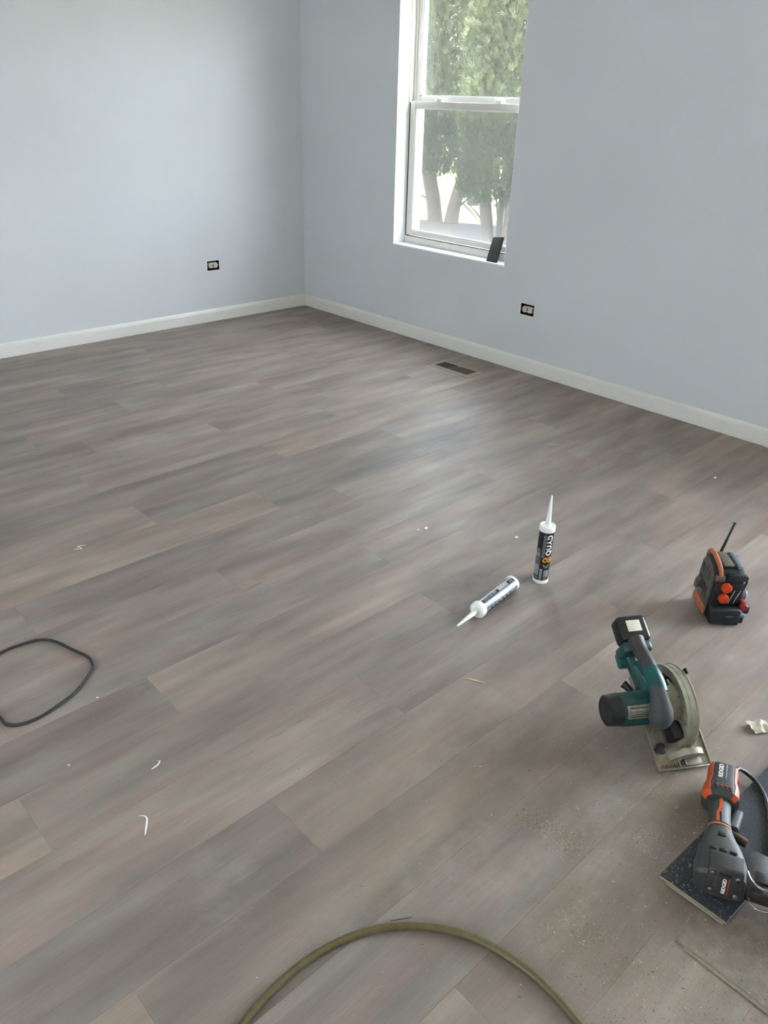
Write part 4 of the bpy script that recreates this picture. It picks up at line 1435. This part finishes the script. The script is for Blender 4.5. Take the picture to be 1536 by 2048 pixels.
    for zz, q in ((0.064, 0.0), (0.030, -0.022)):
        bm = bmesh.new()
        tube(bm, [(-0.004 + q, -0.050, zz), (-0.024 + q, -0.058, zz), (-0.036 + q, -0.074, zz), (-0.034 + q, -0.094, zz), (-0.018 + q, -0.108, zz), (0.002 + q, -0.112, zz)], 0.0021, n=8, sub=4)
        finish(bm, 'latch_wire', 'chrome', t)
    boxo('drive_block', (-0.030, -0.098, 0.012), (-0.004, -0.062, 0.040), 'tool_dark', t, 0.003)
    bm = bmesh.new()
    box(bm, (-0.040, -0.260, 0.006), (0.030, -0.098, 0.050), 0.006)
    mg = finish(bm, 'magazine', 'black', t)
    for i in range(3):
        boxo('magazine_mark', (0.004 + i * 0.007, -0.124, 0.0495), (0.008 + i * 0.007, -0.108, 0.0506), 'print_white', mg, 0.0002)
    boxo('depth_dial', (0.030, -0.110, 0.016), (0.072, -0.092, 0.046), 'tool_dark', t, 0.004)
    # cord from the end of the handle, looping down on to the offcut
    bm = bmesh.new()
    tube(bm, [(0.280, -0.012, 0.040), (0.300, -0.018, 0.040)], [0.0085, 0.0065], n=12, smooth=False)
    finish(bm, 'cord_boot', 'charcoal', t)
    bm = bmesh.new()
    tube(bm, [(0.294, -0.016, 0.040), (0.326, -0.022, 0.034), (0.346, -0.042, 0.014), (0.328, -0.070, 0.0050), (0.276, -0.090, 0.0048), (0.200, -0.098, 0.0058), (0.130, -0.100, 0.0070), (0.070, -0.098, 0.020)], 0.0050, n=10, sub=7)
    finish(bm, 'power_cord', 'black', t)
    return t
nail_gun()

# ------------------------------------------------------------------ hose and cord
M['hose'] = mat('olive_yellow_air_hose', (92, 82, 48), 0.5, var=0.16, scale=50, dust=0.30)
M['cord'] = mat('black_rubber_cord', (46, 46, 48), 0.45, var=0.15, dust=0.2)
hp = [(-3.60, -4.26), (-3.45, -4.165), (-3.331, -4.132), (-3.27, -4.12), (-3.202, -4.117), (-3.147, -4.123), (-3.095, -4.137), (-3.041, -4.162), (-2.994, -4.197), (-2.955, -4.239), (-2.924, -4.289), (-2.904, -4.347), (-2.894, -4.409), (-2.894, -4.460), (-2.899, -4.50), (-2.912, -4.56), (-2.95, -4.66), (-3.02, -4.78)]
bm = bmesh.new()
tube(bm, [(a, b, 0.0078) for a, b in hp], 0.0074, n=14, sub=6)
tag(finish(bm, 'air_hose', 'hose'), 'olive-yellow air hose curving across the floor in the foreground', 'hose')
cp = [(-3.52, -2.93), (-3.40, -2.862), (-3.281, -2.830), (-3.224, -2.828), (-3.172, -2.842), (-3.143, -2.877), (-3.120, -2.950), (-3.103, -3.004), (-3.104, -3.040), (-3.114, -3.065), (-3.149, -3.096), (-3.195, -3.129), (-3.240, -3.145), (-3.298, -3.159), (-3.346, -3.152), (-3.370, -3.126), (-3.375, -3.085), (-3.40, -3.03), (-3.50, -2.99)]
bm = bmesh.new()
tube(bm, [(a, b, 0.0046 if k < 7 else 0.0046) for k, (a, b) in enumerate(cp)], 0.0042, n=10, sub=6)
tag(finish(bm, 'power_cord', 'cord'), 'thin black power cord making a loop at the left edge of the floor', 'cord')

# ------------------------------------------------------------------ scraps on the floor
M['scrap_white'] = mat('white_plastic_scrap', (238, 236, 228), 0.5, var=0.03)
M['splinter'] = mat('pale_wood_splinter', (206, 186, 134), 0.7, var=0.1)
M['paper'] = mat('crumpled_cream_paper', (192, 184, 166), 0.75, var=0.12)
M['dark_sliver'] = mat('brown_sliver', (82, 74, 62), 0.7, var=0.1)


def strip(name, label, pts, r, m, flat=0.45, cat='scrap', n=8):
    bm = bmesh.new()
    tube(bm, pts, r, n=n, sub=5, flat=flat)
    return tag(finish(bm, name, m), label, cat)
strip('plastic_scrap', 'hook-shaped white plastic strip on the floor at lower left',
      [(-3.271, -3.661, 0.0012), (-3.262, -3.648, 0.0014), (-3.249, -3.628, 0.0016), (-3.247, -3.620, 0.003), (-3.252, -3.612, 0.004), (-3.258, -3.608, 0.003)], [0.0010, 0.0022, 0.0020, 0.0014, 0.001, 0.0007], 'scrap_white', 0.4)
strip('plastic_scrap', 'short folded white sliver on the floor right of the black cord',
      [(-3.170, -3.501, 0.0012), (-3.160, -3.500, 0.0018), (-3.150, -3.497, 0.0018), (-3.143, -3.492, 0.003), (-3.148, -3.489, 0.004)], [0.0008, 0.0022, 0.002, 0.0012, 0.0006], 'scrap_white', 0.4)
strip('caulk_scrap', 'curled white thread of caulk above the upright tube',
      [(-0.795, -2.893, 0.002), (-0.800, -2.900, 0.0012), (-0.790, -2.912, 0.0012), (-0.776, -2.925, 0.0012), (-0.766, -2.936, 0.002)], [0.0006, 0.0014, 0.0014, 0.0016, 0.0008], 'scrap_white', 0.6)
strip('caulk_scrap', 'tangled white curl of plastic near the left edge of the floor',
      [(-2.880, -2.405, 0.002), (-2.872, -2.419, 0.004), (-2.858, -2.420, 0.002), (-2.862, -2.406, 0.003), (-2.870, -2.408, 0.006), (-2.852, -2.402, 0.004), (-2.838, -2.408, 0.0015)], [0.0008, 0.0015, 0.0016, 0.0014, 0.0015, 0.0012, 0.0006], 'scrap_white', 0.6)
strip('wood_splinter', 'pale yellow wood splinter in the middle of the floor',
      [(-2.362, -3.768, 0.0013), (-2.352, -3.785, 0.0017), (-2.344, -3.801, 0.0018), (-2.333, -3.823, 0.0012)], [0.0009, 0.0026, 0.0024, 0.0005], 'splinter', 0.5)
strip('wood_sliver', 'thin dark sliver lying just above the olive hose',
      [(-3.013, -4.160, 0.0012), (-2.995, -4.171, 0.0012), (-2.976, -4.182, 0.0012)], [0.0006, 0.0010, 0.0006], 'dark_sliver', 0.7)


def chip(label, x, y, size, m='scrap_white', seed=1, name='drywall_crumb'):
    rn = random.Random(seed)
    bm = bmesh.new()
    bmesh.ops.create_icosphere(bm, subdivisions=2, radius=1)
    for v_ in bm.verts:
        k = 1 + 0.45 * mnoise.noise(v_.co * 2.2 + Vector((seed * 3.1, 0, 0)))
        v_.co = Vector((v_.co.x * size * 1.3 * k, v_.co.y * size * k, max(-0.28, v_.co.z * 0.45 * k) * size))
    zmin = min(v_.co.z for v_ in bm.verts)
    for v_ in bm.verts:
        v_.co += Vector((x, y, -zmin + 0.0002))
    return tag(finish(bm, name, m, smooth=0.3), label, 'scrap')
chip('larger of the two white crumbs left of the upright caulk tube', -1.829, -3.097, 0.0065, seed=2)
chip('smaller of the two white crumbs left of the upright caulk tube', -1.860, -3.086, 0.0036, seed=3)
chip('lone white crumb just left of the upright caulk tube', -1.621, -3.362, 0.0052, seed=4)
chip('white crumb on the floor behind the radio, towards the right wall', -0.542, -3.594, 0.0060, seed=5)
chip('white crumb inside the black cord loop edge at left', -3.155, -3.180, 0.0024, seed=6)
chip('tiny pale bead on the floor below the black cord', -3.31, -3.36, 0.0030, 'splinter', seed=7)


def paper_scrap():
    bm = bmesh.new()
    g = 9
    vs_ = {}
    for top in (0, 1):
        for i in range(g):
            for j in range(g):
                x = (i / (g - 1) - 0.5) * 0.062
                y = (j / (g - 1) - 0.5) * 0.040
                h = 0.010 + 0.013 * mnoise.noise(Vector((x * 70, y * 70, 4.2))) - 0.16 * abs(x) * (0.5 + i / g)
                vs_[(i, j, top)] = bm.verts.new((x + 0.004 * mnoise.noise(Vector((x * 90, y * 90, 1))), y, max(0.0008, h) + top * 0.0006))
    for i in range(g - 1):
        for j in range(g - 1):
            for top in (0, 1):
                q = [vs_[(i, j, top)], vs_[(i + 1, j, top)], vs_[(i + 1, j + 1, top)], vs_[(i, j + 1, top)]]
                bm.faces.new(q if top else q[::-1])
    for i in range(g - 1):
        for (a, b) in (((i, 0), (i + 1, 0)), ((i + 1, g - 1), (i, g - 1)), ((0, i + 1), (0, i)), ((g - 1, i), (g - 1, i + 1))):
            bm.faces.new((vs_[(*a, 0)], vs_[(*b, 0)], vs_[(*b, 1)], vs_[(*a, 1)]))
    o = tag(finish(bm, 'paper_scrap', 'paper', smooth=0.5), 'crumpled cream paper scrap on the floor right of the saw', 'scrap')
    o.location = (-1.928, -4.408, 0.0002)
    o.rotation_euler = (0, 0, -0.5)
paper_scrap()

# ------------------------------------------------------------------ sawdust (nobody could count it)
def sawdust_mat():
    k = NT('vinyl_sawdust')
    ge = k.n('ShaderNodeNewGeometry')
    col = k.ramp(ge.outputs['Random Per Island'], [(0.0, lin((104, 93, 74))), (0.35, lin((150, 139, 116))), (0.85, lin((178, 168, 146))), (1.0, lin((216, 210, 196)))])
    k.l(col, k.b.inputs['Base Color'])
    k.b.inputs['Roughness'].default_value = 0.8
    return k.m
M['sawdust'] = sawdust_mat()


def sawdust():
    rn = random.Random(5)
    verts, faces = [], []

    def sliver(x, y, L, z=0.0003):
        a = rn.random() * math.pi
        dx, dy = math.cos(a), math.sin(a)
        W = L * rn.uniform(0.10, 0.22)
        h = rn.uniform(0.0005, 0.0014)
        b = len(verts)
        verts.extend([(x - dx * L / 2, y - dy * L / 2, z), (x + dx * L / 2, y + dy * L / 2, z + rn.uniform(0, 0.001)),
                      (x - dy * W / 2, y + dx * W / 2, z), (x + dy * W / 2, y - dx * W / 2, z + h)])
        faces.extend([(b, b + 2, b + 3), (b + 1, b + 3, b + 2), (b, b + 1, b + 2), (b, b + 3, b + 1)])
    # clumps: x, y, spread, count, mean length
    F = [(-2.605, -4.185, 0.016, 260), (-2.590, -4.228, 0.014, 160), (-2.595, -4.290, 0.020, 380), (-2.462, -4.402, 0.022, 220), (-2.745, -4.43, 0.03, 260), (-2.81, -4.42, 0.03, 140), (-2.683, -3.656, 0.022, 60), (-2.346, -4.096, 0.03, 60),
         (-2.52, -4.26, 0.055, 260), (-2.60, -4.23, 0.03, 160), (-2.36, -4.43, 0.07, 260), (-2.45, -4.40, 0.06, 240), (-2.30, -4.36, 0.10, 300),
         (-2.66, -4.42, 0.07, 200), (-2.78, -4.42, 0.06, 200), (-2.72, -4.60, 0.08, 760), (-2.85, -4.62, 0.10, 700), (-2.48, -4.50, 0.05, 160),
         (-2.55, -3.78, 0.22, 150), (-2.75, -3.62, 0.14, 110), (-2.55, -4.05, 0.2, 180), (-2.9, -3.35, 0.25, 110), (-2.35, -3.95, 0.2, 100),
         (-2.65, -4.25, 0.25, 420), (-3.0, -4.1, 0.3, 160), (-2.60, -2.95, 0.2, 40), (-2.2, -4.30, 0.16, 200), (-2.9, -4.5, 0.12, 160), (-3.1, -3.7, 0.35, 90), (-2.62, -4.68, 0.06, 300)]
    near = [(q.x, q.y) for q in catmull([(a, b, 0) for a, b in hp], 6) + catmull([(a, b, 0) for a, b in cp], 6)]
    for (x, y, s_, n) in F:
        for _ in range(n):
            px, py = rn.gauss(x, s_), rn.gauss(y, s_)
            if py > -0.3 or px > -0.3:
                continue
            z = 0.0003
            if -2.65 < px < -2.25 and -4.76 < py < -4.54:
                z = 0.0056
            if -2.54 < px < -1.97 and -4.61 < py < -4.455:
                z = 0.0086 - (py + 4.463 + 0.045 * (px + 2.527)) * 0.0645
            if min((px - a_) ** 2 + (py - b_) ** 2 for a_, b_ in near) < 0.00022:
                continue
            sliver(px, py, abs(rn.gauss(0.0030, 0.0016)) + 0.0008, z)
    for _ in range(420):
        qx, qy = rn.uniform(-2.25, -2.0), rn.uniform(-4.61, -4.475)
        sliver(qx, qy, rn.uniform(0.001, 0.004), 0.0087 - (qy + 4.463 + 0.045 * (qx + 2.527)) * 0.0645)
    for _ in range(260):
        qx, qy = rn.uniform(-2.53, -2.30), rn.uniform(-4.60, -4.47)
        sliver(qx, qy, rn.uniform(0.001, 0.004), 0.0087 - (qy + 4.463 + 0.045 * (qx + 2.527)) * 0.0645)
    for _ in range(240):
        sliver(rn.uniform(-2.62, -2.3), rn.uniform(-4.74, -4.625), rn.uniform(0.0015, 0.005), 0.0056)
    me = bpy.data.meshes.new('sawdust')
    me.from_pydata(verts, [], faces)
    me.materials.append(M['sawdust'])
    o = bpy.data.objects.new('sawdust', me)
    C.objects.link(o)
    tag(o, 'pale sawdust slivers scattered over the floor around the saw', 'sawdust', kind='stuff')
sawdust()
